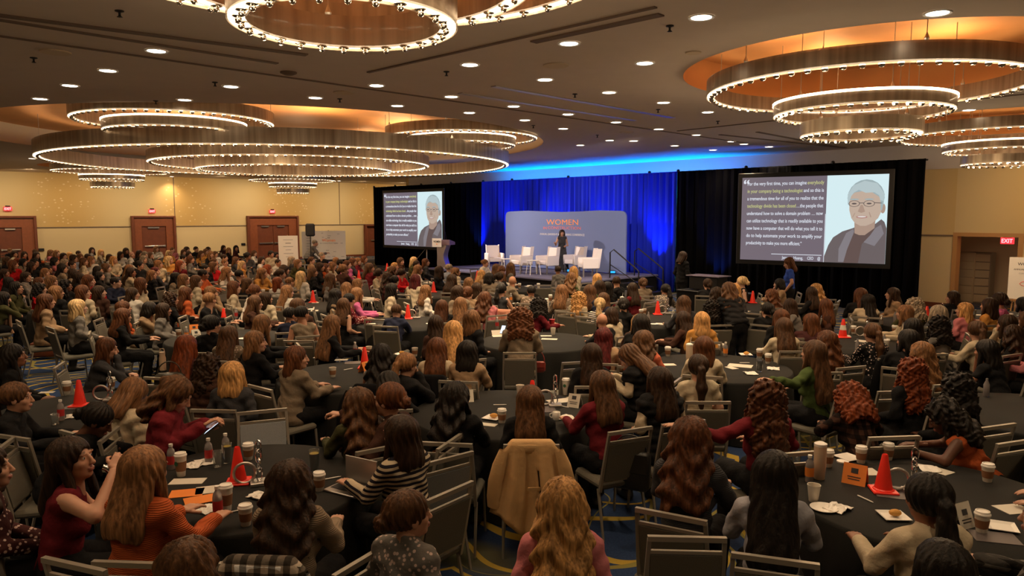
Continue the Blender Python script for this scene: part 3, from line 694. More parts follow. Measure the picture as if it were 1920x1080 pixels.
AC = [(927, 506, 195, 'white armchair standing at the left end, clear of the banner'), (977, 512, 128, 'white armchair in front of the left part of the banner, second from the left'), (1026, 513, 128, 'white armchair just left of the speaker in the long dress'),
      (1077, 511, 125, 'white armchair just right of the speaker, turned away from the rightmost one'), (1103, 519, 100, 'white armchair at the right end seen from its side')]
for a in AC: armchair(*a)
for px, py, lb in ((951, 511, 'small white glass topped table between the first two armchairs'), (1000, 515, 'small white glass topped table between the second and third armchairs')):
    P = at(px, py, SZ); root = empty('side_table', (P.x, P.y, SZ), R(20), lb, 'table', 'small tables on the stage')
    b = MB(); b.box((0, 0, .50), (.42, .42, .02), ch=.005); b.obj('table_top', M['white'], root)
    for sx in (-1, 1):
        for sy in (-1, 1):
            b = MB(); b.tube([(sx * .15, sy * .15, .49), (sx * .2, sy * .2, 0)], .013, 6); b.obj('leg', M['white'], root)
# lectern
P = at(833, 503, SZ); root = empty('lectern', (P.x, P.y, SZ), R(-20), 'brushed metal lectern with an S-curved column and a white sign', 'lectern')
lm = mat('lectern_metal', (0.42, 0.36, 0.36), .35, .8); lw = mat('lectern_top', (0.16, 0.10, 0.13), .5)
b = MB(); pr = []
for k in range(13):
    z = .03 + .92 * k / 12; off = -.07 * math.sin(math.pi * k / 12 * 1.0) - .0; wd = .17 + .03 * math.cos(math.pi * 2 * k / 12); pr.append((off, z, wd))
vs = [(o_ + sx * w2, sy * .2, z) for (o_, z, w2) in pr for sx, sy in ((-1, -1), (1, -1), (1, 1), (-1, 1))]
fs = [[i * 4 + j, i * 4 + (j + 1) % 4, i * 4 + 4 + (j + 1) % 4, i * 4 + 4 + j] for i in range(12) for j in range(4)] + [[3, 2, 1, 0], [48, 49, 50, 51]]
b.add(vs, fs); b.obj('column', lm, root, smooth=35)
b = MB(); b.box((0, 0, .015), (.62, .5, .03), ch=.008); b.obj('base', lm, root)
b = MB(); b.add([(x, y, z) for x, y, z in [(-.36, -.26, .93), (.36, -.26, .93), (.36, .26, .93), (-.36, .26, .93), (-.36, -.26, 1.14), (.36, -.26, 1.14), (.36, .26, 1.04), (-.36, .26, 1.04)]], [[3, 2, 1, 0], [4, 5, 6, 7], [0, 1, 5, 4], [1, 2, 6, 5], [2, 3, 7, 6], [3, 0, 4, 7]])
b.obj('desk_top', lw, root)
b = MB(); b.box((-.18, -.28, 1.02), (.40, .012, .34)); sg = b.obj('sign_panel', M['white'], root)
text_on(root, 'sign_letters', 'WOMEN', -.33, 1.03, .1, M['ink'], width=.3, bold=.02, y=-.289); text_on(root, 'sign_letters', 'IN', -.2, .94, .06, M['orange_ink'], width=.05, bold=.02, y=-.289)
b = MB(); b.tube([(.05, .1, 1.08), (.06, .05, 1.3), (.1, -.1, 1.42)], .006, 5); b.sphere((.1, -.1, 1.42), .015, 6, 4); b.obj('microphone', M['darkmetal'], root)
# floor level uplight fixtures
for px, py in ((1148, 514), (1068, 511), (1245, 531)):
    P = at(px, py, SZ if px < 1200 else .3)
    b = MB(); b.box((0, 0, .07), (.22, .14, .12), ch=.01); o = b.obj('uplight', M['darkmetal'], loc=(P.x, P.y, SZ if px < 1200 else 0)); tag(o, 'small black blue uplight at the ' + {1148: 'right foot of the banner', 1068: 'middle foot of the banner', 1245: 'foot of the stage steps'}[px], 'uplight')
    b = MB(); b.box((0, -.075, .08), (.18, .01, .07)); b.obj('lens', mat('blue_lens', (0, .1, .3), .3, emit=(.02, .35, 1), es=1.6), o)
# equipment case right of the stage
P = at(1340, 545, .75); root = empty('equipment_table', (P.x, P.y, 0), TH, 'black clothed side table holding equipment below the large screen', 'table')
b = MB(); b.box((0, 0, .72), (1.9, .7, .04), ch=.01); b.obj('table_top', M['darkmetal'], root); b = MB(); b.box((0, 0, .35), (1.86, .66, .70)); b.obj('skirt', M['black'], root)
P2 = P + E * -.2; case = empty('equipment_case', (P2.x, P2.y, .74), TH, 'dark purple topped equipment case on the side table below the screen', 'case')
b = MB(); b.box((0, 0, .2), (.85, .5, .34), ch=.02); b.obj('body', M['darkmetal'], case); b = MB(); b.box((0, 0, .385), (1.0, .6, .03), ch=.01); b.obj('lid', mat('case_lid', (.07, .05, .09), .5), case)
# ---------------------------------------------------------------- boards by the double doors
def easel(px, py, w_, h_, yaw, label, lean=.1, lines=6, zb=.78, d=None):
    P = at(px, py, zb) if d is None else atd(px, py, d); root = empty('easel_sign', (P.x, P.y, 0), R(yaw), label, 'sign')
    b = MB()
    for sx in (-1, 1): b.tube([(sx * w_ * .18, .03 + lean, zb + h_), (sx * w_ * .42, -.12, 0)], .016, 6)
    b.tube([(0, .05 + lean, zb + h_ + .02), (0, .55, 0)], .016, 6); b.box((0, -.06, zb - .02), (w_ * .8, .06, .03)); b.obj('easel_frame', M['darkmetal' if w_ > 1.2 else 'blond'], root, smooth=40)
    b = MB(); b.box((0, 0, 0), (w_, .02, h_)); o = b.obj('board', M['white'], root); o.location = (0, -.04 + lean * .4, zb + h_ / 2); o.rotation_euler = (-lean * .7, 0, 0)
    return root, o
e1, o1 = easel(541, 478, .72, 1.15, 25, 'white poster on an easel in front of the mahogany double doors', d=28)
for k in range(6): b = MB(); b.box((0, -.012, .42 - .13 * k), (.2 if k % 2 else .36, .003, .018)); b.obj('printed_line', M['ink'] if k == 1 else M['grey_ink'], o1)
e2, o2 = easel(617, 486, 1.45, 1.25, 15, 'wide white drawing board on a stand behind the crouching illustrator', d=32)
for k in range(22):
    x, z = random.uniform(-.62, .62), random.uniform(-.55, .55)
    if abs(x) < .3 and abs(z) < .2: continue
    b = MB(); b.box((x, -.012, z), (random.uniform(.06, .16), .003, .02), 0); b.obj('pen_drawing', M['grey_ink'], o2)
for tx, z, s_, m in (('THE', .3, .06, M['ink']), ('Women', .16, .17, M['orange_ink']), ('IN CONSTRUCTION', .06, .08, M['grey_ink'])):
    text_on(o2, 'pen_lettering', tx, 0, z, s_, m, bold=.01, align='c', y=-.012)
e3, o3 = easel(583, 486, .75, 1.2, 20, 'narrow white board behind the speaker cabinet stand', d=33)
for k in range(5): b = MB(); b.box((0, -.012, .3 - .12 * k), (.35, .003, .018)); b.obj('pen_drawing', M['grey_ink'], o3)
root, o4 = easel(1921, 570, .74, 1.05, -35, 'tall white printed sign on an easel beside the exit opening', .3, zb=.62, d=18)
for tx, z, s_, m in (('WOMEN', .32, .10, M['ink']), ('ANNUAL LEADERSHIP', .20, .055, M['ink']), ('CONFERENCE', .10, .05, M['grey_ink'])): text_on(o4, 'sign_letters', tx, 0, z, s_, m, bold=.01, align='c', y=-.012)
b = MB(); b.tube([(.13 * math.cos(a / 8 * 6.283) , -.013, -.14 + .06 * math.sin(a / 8 * 6.283)) for a in range(8)], .006, 4, closed=True); b.obj('red_emblem', M['red_ink'], o4)
# loudspeaker on a pole
P = atd(583, 486, 30); root = empty('speaker_stand', (P.x, P.y, 0), 0, 'thin black pole stand under the loudspeaker by the boards', 'stand')
b = MB(); b.tube([(0, 0, .7), (0, 0, 1.9)], .018, 8); b.obj('pole', M['darkmetal'], root)
for k in range(3): a = k * 2.094; b = MB(); b.tube([(0, 0, .75), (.5 * math.cos(a), .5 * math.sin(a), 0.01)], .014, 6); b.obj('leg', M['darkmetal'], root)
b = MB(); b.box((0, 0, .25), (.36, .32, .52), ch=.05); o = b.obj('loudspeaker', mat('speaker_shell', (.018, .018, .02), .7), loc=(P.x, P.y, 1.86), rz=R(20)); tag(o, 'black loudspeaker on a pole stand beside the drawing board', 'loudspeaker')
b = MB(); b.lathe([(0, .0), (.12, 0), (.13, .01)], 16, M4=Matrix.Translation((0, -.162, .18)) @ Matrix.Rotation(R(90), 4, 'X')); b.obj('grille', M['darkmetal'], o)
# side tables there
for px, py, d, w_, lb in ((651, 480, 33, 1.5, 'black clothed table below the drawing board, by the screen'), (597, 482, 29, 1.7, 'black clothed table under the projector')):
    P = atd(px, py, d); root = empty('service_table', (P.x, P.y, 0), R(10), lb, 'table'); b = MB(); b.box((0, 0, .74), (w_, .7, .03)); b.obj('table_top', M['darkmetal'], root)
    b = MB(); b.box((0, 0, .365), (w_ + .03, .73, .72), ch=.02); b.obj('tablecloth', M['black'], root)
    if px > 620:
        for k in range(6):
            q = MB(); q.lathe([(.03, 0), (.04, .02), (.035, .1), (0, .12)], 8); o = q.obj('glass_tumbler', M['steel'], loc=(P.x - .2 + .09 * k, P.y, .756)); tag(o, 'small glass tumbler on the black clothed table by the screen', 'glass', 'tumblers on the service table')
    else:
        q = MB(); q.box((0, 0, .07), (.45, .34, .13), ch=.02); o = q.obj('projector', M['darkmetal'], loc=(P.x + .35, P.y, .757), rz=R(30)); tag(o, 'small projector with a blue lit front on the black clothed table', 'projector')
        q = MB(); q.box((.08, -.172, .07), (.16, .01, .08)); q.obj('lens', mat('projector_glow', (0, 0, .2), .4, emit=(.12, .15, .9), es=1.2), o)
P = atd(678, 482, 34)
# ---------------------------------------------------------------- implicit surfaces -> meshes (people, hair, clothes)
f32 = np.float32
def surfnet(fn, lo, hi, h, jit=None):
    ax = [np.arange(lo[i], hi[i] + h, h, dtype=f32) for i in range(3)]
    X, Y, Z = np.meshgrid(*ax, indexing='ij'); F = fn(X, Y, Z).astype(f32)
    nx, ny, nz = F.shape; ins = F < 0
    cs = {}
    cnt = np.zeros((nx - 1, ny - 1, nz - 1), np.int8)
    for i in (0, 1):
        for j in (0, 1):
            for k in (0, 1): cnt += ins[i:nx - 1 + i, j:ny - 1 + j, k:nz - 1 + k]
    act = (cnt > 0) & (cnt < 8); idx = -np.ones(act.shape, np.int32); n = int(act.sum()); idx[act] = np.arange(n)
    ci, cj, ck = np.nonzero(act)
    acc = np.zeros((n, 3), f32); num = np.zeros(n, f32)
    corners = [(i, j, k) for i in (0, 1) for j in (0, 1) for k in (0, 1)]
    for a in corners:
        for d in range(3):
            if a[d] == 1: continue
            b = list(a); b[d] = 1
            fa = F[ci + a[0], cj + a[1], ck + a[2]]; fb = F[ci + b[0], cj + b[1], ck + b[2]]
            m = (fa < 0) != (fb < 0); t = np.where(m, fa / np.where(m, fa - fb, 1), 0)
            p = np.zeros((n, 3), f32); p[:, 0] = a[0]; p[:, 1] = a[1]; p[:, 2] = a[2]; p[:, d] += t
            acc += p * m[:, None]; num += m
    V = acc / num[:, None]; V[:, 0] += ci; V[:, 1] += cj; V[:, 2] += ck
    V = V * h + np.array([ax[0][0], ax[1][0], ax[2][0]], f32)
    quads = []
    for d in range(3):
        sl0 = [slice(None)] * 3; sl1 = [slice(None)] * 3; sl0[d] = slice(0, -1); sl1[d] = slice(1, None)
        a = ins[tuple(sl0)]; b = ins[tuple(sl1)]; ch = a != b
        e, g = [q for q in range(3) if q != d]
        I = np.nonzero(ch); ok = (I[e] > 0) & (I[g] > 0) & (I[e] < F.shape[e] - 1) & (I[g] < F.shape[g] - 1)
        I = [q[ok] for q in I]; flip = a[tuple(I)]
        def cell(de, dg):
            J = [q.copy() for q in I]; J[e] -= de; J[g] -= dg; return idx[tuple(J)]
        q = np.stack([cell(1, 1), cell(0, 1), cell(0, 0), cell(1, 0)], 1)
        if d == 1: flip = ~flip
        q[~flip] = q[~flip][:, ::-1]; quads.append(q)
    Q = np.concatenate(quads); Q = Q[(Q >= 0).all(1)]
    return V, Q
def npmesh(name, V, Q, mats, mi=None, smooth=True):
    me = bpy.data.meshes.new(name); me.vertices.add(len(V)); me.vertices.foreach_set('co', V.astype(f32).ravel())
    me.loops.add(Q.size); me.loops.foreach_set('vertex_index', Q.astype(np.int32).ravel())
    me.polygons.add(len(Q)); me.polygons.foreach_set('loop_start', np.arange(0, Q.size, 4, dtype=np.int32))
    for m in (mats if isinstance(mats, (list, tuple)) else [mats]): me.materials.append(m)
    if mi is not None: me.polygons.foreach_set('material_index', mi.astype(np.int32))
    me.polygons.foreach_set('use_smooth', np.full(len(Q), smooth)); me.update(calc_edges=True); return me
def smin(a, b, k):
    h = np.clip(.5 + .5 * (b - a) / k, 0, 1); return b * (1 - h) + a * h - k * h * (1 - h)
def caps(P, a, b, ra, rb, sq=(1, 1, 1)):
    a = np.array(a, f32); b = np.array(b, f32); sq = np.array(sq, f32); a_, b_ = a * sq, b * sq
    X, Y, Z = P[0] * sq[0] - a_[0], P[1] * sq[1] - a_[1], P[2] * sq[2] - a_[2]; ba = b_ - a_; L = float(ba @ ba) + 1e-9
    t = np.clip((X * ba[0] + Y * ba[1] + Z * ba[2]) / L, 0, 1)
    return np.sqrt((X - t * ba[0]) ** 2 + (Y - t * ba[1]) ** 2 + (Z - t * ba[2]) ** 2) - (ra + (rb - ra) * t)
def elli(P, c, r):
    X, Y, Z = (P[0] - c[0]) / r[0], (P[1] - c[1]) / r[1], (P[2] - c[2]) / r[2]
    k0 = np.sqrt(X * X + Y * Y + Z * Z); k1 = np.sqrt((X / r[0]) ** 2 + (Y / r[1]) ** 2 + (Z / r[2]) ** 2) + 1e-9
    return k0 * (k0 - 1) / k1
def rbox(P, c, d, r):
    q = [np.abs(P[i] - c[i]) - (d[i] - r) for i in range(3)]
    return np.sqrt(sum(np.maximum(v, 0) ** 2 for v in q)) + np.minimum(np.maximum(q[0], np.maximum(q[1], q[2])), 0) - r

# ---- materials that take their colour from the object
def objcol_mat(name, kind):
    m, t, b = nm(name); X = lambda k: t.nodes.new(k); L = t.links
    oi = X('ShaderNodeObjectInfo'); col = oi.outputs['Color']; tc = X('ShaderNodeTexCoord')
    def noise(sc, vec=None, det=3):
        n = X('ShaderNodeTexNoise'); n.inputs['Scale'].default_value = sc; n.inputs['Detail'].default_value = det
        L.new(vec or tc.outputs['Object'], n.inputs['Vector']); return n.outputs['Fac']
    def mapped(s):
        mp = X('ShaderNodeMapping'); mp.inputs['Scale'].default_value = s; L.new(tc.outputs['Object'], mp.inputs[0]); return mp.outputs[0]
    def ramp(src, stops):
        r = X('ShaderNodeValToRGB'); L.new(src, r.inputs['Fac'])
        while len(r.color_ramp.elements) < len(stops): r.color_ramp.elements.new(.5)
        for e, (p, c) in zip(r.color_ramp.elements, stops): e.position = p; e.color = (*c, 1)
        return r.outputs['Color']
    def mixc(bt, f, a, c):
        x = X('ShaderNodeMixRGB'); x.blend_type = bt
        for i, v in ((0, f), (1, a), (2, c)):
            if isinstance(v, (int, float)): x.inputs[i].default_value = v
            elif isinstance(v, tuple): x.inputs[i].default_value = (*v, 1)
            else: L.new(v, x.inputs[i])
        return x.outputs[0]
    def bump(src, s, dist=.01):
        bp = X('ShaderNodeBump'); bp.inputs['Strength'].default_value = s; bp.inputs['Distance'].default_value = dist
        L.new(src, bp.inputs['Height']); L.new(bp.outputs['Normal'], b.inputs['Normal'])
    def wave(direc, sc, dist, vec=None):
        wv = X('ShaderNodeTexWave'); wv.bands_direction = direc; wv.inputs['Scale'].default_value = sc; wv.inputs['Distortion'].default_value = dist
        wv.inputs['Detail'].default_value = 2; L.new(vec or tc.outputs['Object'], wv.inputs['Vector']); return wv.outputs['Fac']
    b.inputs['Roughness'].default_value = .85; b.inputs['Specular IOR Level'].default_value = .12
    if kind == 'hair':
        n = noise(1.0, mapped((85, 85, 7)), 3); n2 = noise(1.0, mapped((26, 26, 3.5)), 2)
        c = mixc('MULTIPLY', 1.0, col, ramp(n, [(.3, (.42, .40, .38)), (.72, (1.5, 1.42, 1.3))]))
        c = mixc('MULTIPLY', 1.0, c, ramp(n2, [(.35, (.65, .62, .6)), (.65, (1.3, 1.25, 1.2))])); L.new(c, b.inputs['Base Color'])
        b.inputs['Roughness'].default_value = .5; b.inputs['Specular IOR Level'].default_value = .2; bump(n, .55, .012)
    elif kind == 'skin':
        n = noise(9); c = mixc('MULTIPLY', 1.0, col, ramp(n, [(.3, (.92, .88, .86)), (.7, (1.06, 1.03, 1.02))])); L.new(c, b.inputs['Base Color'])
        b.inputs['Roughness'].default_value = .5; b.inputs['Specular IOR Level'].default_value = .4
    else:
        n = noise(7, None, 3)
        c = mixc('MULTIPLY', 1.0, col, ramp(n, [(.3, (.82, .82, .82)), (.7, (1.12, 1.12, 1.12))]))
        if kind == 'stripe': c = mixc('MIX', ramp(wave('Z', 9.5, .8), [(.5, (0, 0, 0)), (.56, (1, 1, 1))]), (.015, .013, .02), c)
        if kind == 'thinstripe': c = mixc('MIX', ramp(wave('Z', 16, .5), [(.55, (0, 0, 0)), (.6, (1, 1, 1))]), (.05, .04, .04), c)
        if kind == 'floral':
            v = X('ShaderNodeTexVoronoi'); v.inputs['Scale'].default_value = 34; L.new(tc.outputs['Object'], v.inputs['Vector'])
            c = mixc('MIX', ramp(v.outputs['Distance'], [(.28, (1, 1, 1)), (.34, (0, 0, 0))]), c, (.55, .42, .38))
        if kind == 'plaid':
            c = mixc('MULTIPLY', 1.0, c, ramp(wave('X', 4.2, 0), [(.45, (.25, .25, .25)), (.5, (1, 1, 1))])); c = mixc('MULTIPLY', 1.0, c, ramp(wave('Z', 4.2, 0), [(.45, (.25, .25, .25)), (.5, (1, 1, 1))]))
        if kind == 'dots': c = mixc('MIX', ramp(noise(70, None, 0), [(.56, (0, 0, 0)), (.6, (1, 1, 1))]), c, (.62, .50, .38))
        if kind == 'knit': bump(wave('Z', 34, 1.5), .5, .008)
        else: bump(noise(14, None, 4), .5, .03)
        L.new(c, b.inputs['Base Color'])
    return m
HM = objcol_mat('hair', 'hair'); SM = objcol_mat('skin', 'skin')
KM = {k: objcol_mat('cloth_' + k, k) for k in ('plain', 'stripe', 'thinstripe', 'floral', 'plaid', 'dots', 'knit')}
LIP = mat('lips', (0.36, 0.14, 0.11), .45); EYE = mat('eye_white', (0.6, 0.57, 0.54), .3); IRIS = mat('iris', (.03, .018, .012), .2); BROW = mat('brow', (.12, .06, .035), .8); SHOE = mat('shoe_leather', (.015, .013, .012), .5)

# ---- head, in its own frame: origin at the head's centre, +Y is where the face looks
def head_fn(X, Y, Z):
    P = (X, Y, Z)
    d = elli(P, (0, -.018, .028), (.074, .094, .086)); d = smin(d, elli(P, (0, .022, -.035), (.056, .066, .075)), .03)
    d = smin(d, elli(P, (0, .058, -.088), (.024, .022, .018)), .025)
    for s in (-1, 1):
        d = smin(d, elli(P, (s * .038, .056, -.022), (.022, .02, .02)), .02); d = smin(d, elli(P, (s * .03, .078, .026), (.026, .012, .009)), .012)
        d = -smin(-d, elli(P, (s * .031, .094, .006), (.019, .016, .012)), .012)
        d = smin(d, elli(P, (s * .076, -.004, -.006), (.009, .02, .031)), .008)
        d = smin(d, elli(P, (s * .031, .072, .006), (.0145, .0125, .0125)), .002)
    d = smin(d, caps(P, (0, .086, .012), (0, .105, -.028), .007, .0115), .010); d = smin(d, elli(P, (0, .098, -.031), (.017, .011, .008)), .008)
    d = smin(d, elli(P, (0, .088, -.057), (.025, .011, .0065)), .006); d = smin(d, elli(P, (0, .086, -.067), (.021, .011, .007)), .006)
    d = smin(d, caps(P, (0, -.02, -.06), (0, -.045, -.20), .050, .056), .03)
    return d
hV, hQ = surfnet(head_fn, (-.11, -.14, -.21), (.11, .13, .13), .0062)
ctr = hV[hQ].mean(1); hmi = np.zeros(len(hQ), int)
ax_ = np.abs(ctr[:, 0])
hmi[(ctr[:, 1] > .083) & (ax_ < .026) & (ctr[:, 2] < -.050) & (ctr[:, 2] > -.074)] = 1
er = np.sqrt((ax_ - .031) ** 2 + (ctr[:, 2] - .006) ** 2)
hmi[(er < .0105) & (ctr[:, 1] > .07) & (np.abs(ctr[:, 2] - .006) < .0055)] = 2; hmi[(er < .0062) & (ctr[:, 1] > .07)] = 3
hmi[(ctr[:, 1] > .07) & (ax_ > .013) & (ax_ < .052) & (np.abs(ctr[:, 2] - (.033 - (ax_ - .03) * .15)) < .0032)] = 4
HS = 1.07   # heads a touch larger than the bare skull form
# ---- hand: wrist at origin, fingers along +Y, palm faces -Z, thumb on +X
def hand_fn(curl):
    segs = []
    for i, (x, l) in enumerate(((.027, .070), (.009, .078), (-.010, .072), (-.027, .056))):
        p = np.array((x, .088 - abs(i - 1) * .004, 0)); a = 0
        for j, fr in enumerate((.45, .32, .23)):
            a += (curl * (.55, 1.0, .7)[j]); q = p + np.array((x * .12 * fr, math.cos(a), -math.sin(a))) * l * fr
            segs.append((p, q, .0092 - .0012 * j, .0084 - .0014 * j)); p = q
    th = [((.022, .028, -.004), (.048, .052, -.014), .013, .0105), ((.048, .052, -.014), (.055, .078, -.022 - .01 * curl), .0105, .009), ((.055, .078, -.022 - .01 * curl), (.050 - .012 * curl, .098, -.026 - .016 * curl), .009, .0075)]
    def fn(X, Y, Z):
        P = (X, Y, Z); d = caps(P, (.0, -.06, 0), (.0, .01, 0), .027, .024, (1, 1, 1.25)) / 1.1
        d = smin(d, rbox(P, (0, .052, 0), (.040, .044, .013), .012), .014)
        for a, b_, r0, r1 in segs: d = smin(d, caps(P, a, b_, r0, r1), .004)
        for a, b_, r0, r1 in th: d = smin(d, caps(P, a, b_, r0, r1), .006)
        return d
    return fn
HANDS = {c: surfnet(hand_fn(c), (-.06, -.075, -.10), (.08, .18, .03), .0058) for c in (.25, .75)}
def basis(y, z):
    y = np.array(y, float); y /= np.linalg.norm(y); z = np.array(z, float); z -= y * (z @ y); z /= np.linalg.norm(z); return np.stack([np.cross(y, z), y, z], 1)

# ---- poses. seat level .47; person frame: hips over the origin, facing +Y
def seated(lean=6, hl=None, hr=None, el=None, er_=None, yaw=0, pitch=0, curl=.25, side=0, legs=None, zl=None, zr=None):
    l = R(lean); pel = np.array((0, 0, .57)); ax = np.array((math.sin(R(side)), math.sin(l), math.cos(l))); ax /= np.linalg.norm(ax); nb = pel + ax * .46
    sh = [nb + np.array((s * .150, 0, 0)) - ax * .035 for s in (-1, 1)]
    hc = nb + np.array((0, .035 + .05 * math.sin(l), .145)) + np.array((math.sin(R(side)) * .05, 0.02 * (pitch / 30), -.02 * (pitch / 30)))
    return dict(pel=pel, ax=ax, nb=nb, sh=sh, hc=hc, yaw=yaw, pitch=pitch, curl=curl, hands=[hl, hr], elbows=[el, er_], zn=[zl, zr],
                hip=[(s * .09, .03, .56) for s in (-1, 1)], knee=[(s * .11, .44, .53) for s in (-1, 1)], ank=[(s * .11, .40 - (.04 if s > 0 else 0), .085) for s in (-1, 1)], toe=[(s * .12, .55 - (.04 if s > 0 else 0), .035) for s in (-1, 1)])
POSES = {
 'table': lambda y: seated(9, (-.13, .46, .80), (.13, .44, .80), (-.215, .18, .80), (.215, .17, .80), y, 0),
 'lap': lambda y: seated(4, (-.06, .30, .68), (.07, .27, .69), (-.21, .0, .79), (.21, -.01, .79), y, -4),
 'chin': lambda y: seated(20, (-.10, .42, .80), (.03, .31, 1.05), (-.24, .22, .82), (.16, .38, .80), y, 4, .75, zr=(0, 1, 0)),
 'phone': lambda y: seated(12, (-.06, .36, .90), (.06, .35, .91), (-.20, .10, .80), (.20, .09, .80), y, 32, .75, zl=(0, -1, .5), zr=(0, -1, .5)),
 'bowed': lambda y: seated(34, (-.12, .52, .80), (.12, .50, .80), (-.26, .32, .80), (.26, .30, .80), y, 30),
 'arm': lambda y: seated(5, (-.62, .10, .98), (.10, .34, .78), (-.38, .0, .93), (.24, .06, .80), y, -6),
 'drink': lambda y: seated(8, (-.12, .40, .80), (.07, .30, 1.10), (-.24, .15, .80), (.27, .20, .92), y, -10, .75, zr=(1, 0, 0)),
 'reach': lambda y: seated(16, (-.13, .42, .80), (.10, .66, .98), (-.25, .18, .80), (.22, .36, .84), y, 0, .75),
}
def standing(**k):
    p = seated(0); p['pel'] = np.array((0, 0, .93)); l = R(k.get('lean', 2)); ax = np.array((0, math.sin(l), math.cos(l))); p['ax'] = ax; p['nb'] = p['pel'] + ax * .47
    p['sh'] = [p['nb'] + np.array((s * .152, 0, 0)) - ax * .035 for s in (-1, 1)]; p['hc'] = p['nb'] + np.array((0, .03 + .05 * math.sin(l), .145))
    p['hip'] = [(s * .085, 0, .88) for s in (-1, 1)]; p['knee'] = [(s * .09, .02, .48) for s in (-1, 1)]; p['ank'] = [(s * .09, -.02, .085) for s in (-1, 1)]; p['toe'] = [(s * .11, .13, .035) for s in (-1, 1)]
    p.update({a: b for a, b in k.items() if a != 'lean'}); return p
POSES['speak'] = lambda y: standing(yaw=y, hands=[(-.13, .22, 1.05), (.30, .26, 1.16)], elbows=[(-.22, .02, 1.06), (.25, .04, 1.08)], curl=.75)
POSES['stand'] = lambda y: standing(yaw=y, pitch=15, hands=[(-.20, .12, .90), (.18, .26, .98)], elbows=[(-.23, -.02, 1.10), (.23, .0, 1.10)], curl=.75)
POSES['draw'] = lambda y: standing(yaw=y, lean=32, pitch=5, hands=[(-.16, .40, .85), (.12, .72, 1.08)], elbows=[(-.24, .20, .98), (.22, .42, 1.02)], curl=.75)
POSES['bend'] = lambda y: standing(yaw=y, lean=40, pitch=10, hands=[(-.14, .62, .82), (.14, .60, .82)], elbows=[(-.24, .36, .95), (.24, .35, .95)])
def torso(P, p, g=0.0, wide=1.0):
    pel, ax, nb = p['pel'], p['ax'], p['nb']; sq = (1, 1.32, 1)
    d = caps(P, pel + ax * -.02, pel + ax * .13, .148 + g, .118 + g, sq) / 1.16
    d = smin(d, caps(P, pel + ax * .13, pel + ax * .31, .116 + g, .134 + g, sq) / 1.16, .05)
    d = smin(d, caps(P, p['sh'][0] + np.array((.03, 0, -.01)), p['sh'][1] + np.array((-.03, 0, -.01)), .062 + g, .062 + g, (1, 1, 1)), .06)
    ch = pel + ax * .27 + np.array((0, .075, 0)) * 1.0
    for s in (-1, 1): d = smin(d, elli(P, ch + np.array((s * .068, .0, -.02)), (.062 + g, .055 + g, .06 + g)), .04)
    return d
def armfn(P, p, i, g, frm=0, to=2.0, flare=0):
    sh, e, h = p['sh'][i], p['elbows'][i], p['hands'][i]
    if e is None: e = sh + np.array(((-1, 1)[i] * .05, .02, -.27))
    if h is None: h = np.array(e) + np.array((0, .22, -.05))
    e = np.array(e, float); h = np.array(h, float)
    if to <= 1: return caps(P, sh, sh + (e - sh) * to, .048 + g, .041 + g)
    k = to - 1; d = caps(P, sh, e, .048 + g, .038 + g); return smin(d, caps(P, e, e + (h - e) * k, .038 + g, .027 + g + flare), .02)
def legs(P, p, g):
    d = None
    for i in (0, 1):
        a = smin(caps(P, p['hip'][i], p['knee'][i], .088 + g, .060 + g), caps(P, p['knee'][i], p['ank'][i], .058 + g, .042 + g), .03)
        a = smin(a, caps(P, np.array(p['ank'][i]) + (0, -.03, -.045), p['toe'][i], .040 + (g and .012), .030 + (g and .012), (1, 1, 1.2)), .01)
        d = a if d is None else smin(d, a, .01)
    return d
def bbox(p, m=.22):
    pts = [p['pel'], p['nb'], *p['sh'], *p['hip'], *p['knee'], *p['ank'], *p['toe']] + [q for q in p['hands'] + p['elbows'] if q is not None]
    a = np.array([np.array(q, float) for q in pts]); return a.min(0) - m, a.max(0) + m
_bc = {}
def body_mesh(pose, yaw):
    key = ('body', pose, yaw)
    if key in _bc: return _bc[key]
    p = POSES[pose](yaw); k0 = ('tor', pose)
    if k0 not in _bc:
        def fn(X, Y, Z):
            P = (X, Y, Z); d = torso(P, p); d = smin(d, armfn(P, p, 0, 0), .02); d = smin(d, armfn(P, p, 1, 0), .02); d = smin(d, legs(P, p, 0), .03)
            return smin(d, caps(P, p['nb'] - p['ax'] * .02, p['nb'] + (p['hc'] - p['nb']) * .45, .060, .052), .03)
        lo, hi = bbox(p, .17); _bc[k0] = surfnet(fn, lo, hi, .016)
    V, Q = _bc[k0]; Vs, Qs, Ms = [V], [Q], [np.zeros(len(Q), int)]; n = len(V)
    rot = np.array((Matrix.Rotation(R(-yaw), 3, 'Z') @ Matrix.Rotation(R(-p['pitch']), 3, 'X')))
    Vs.append(hV * HS @ rot.T + p['hc']); Qs.append(hQ + n); Ms.append(hmi); n += len(hV)
    for i in (0, 1):
        h = p['hands'][i]; e = p['elbows'][i]
        if h is None: continue
        h = np.array(h, float); y = h - np.array(e, float); y /= np.linalg.norm(y)
        z = p['zn'][i] or (0, 0, 1)
        if pose in ('table', 'bowed', 'lap', 'reach'): y = y * np.array((.5, 1, .2)); 
        Bm = basis(y, z); hv, hq = HANDS[p['curl'] if p['curl'] in HANDS else .25]; hv = hv.copy()
        if i == 1: hv[:, 0] *= -1; hq = hq[:, ::-1]
        Vs.append(hv @ Bm.T + h); Qs.append(hq + n); Ms.append(np.zeros(len(hq), int)); n += len(hv)
    me = npmesh('person_body', np.concatenate(Vs), np.concatenate(Qs), [SM, LIP, EYE, IRIS, BROW], np.concatenate(Ms))
    _bc[key] = me; return me
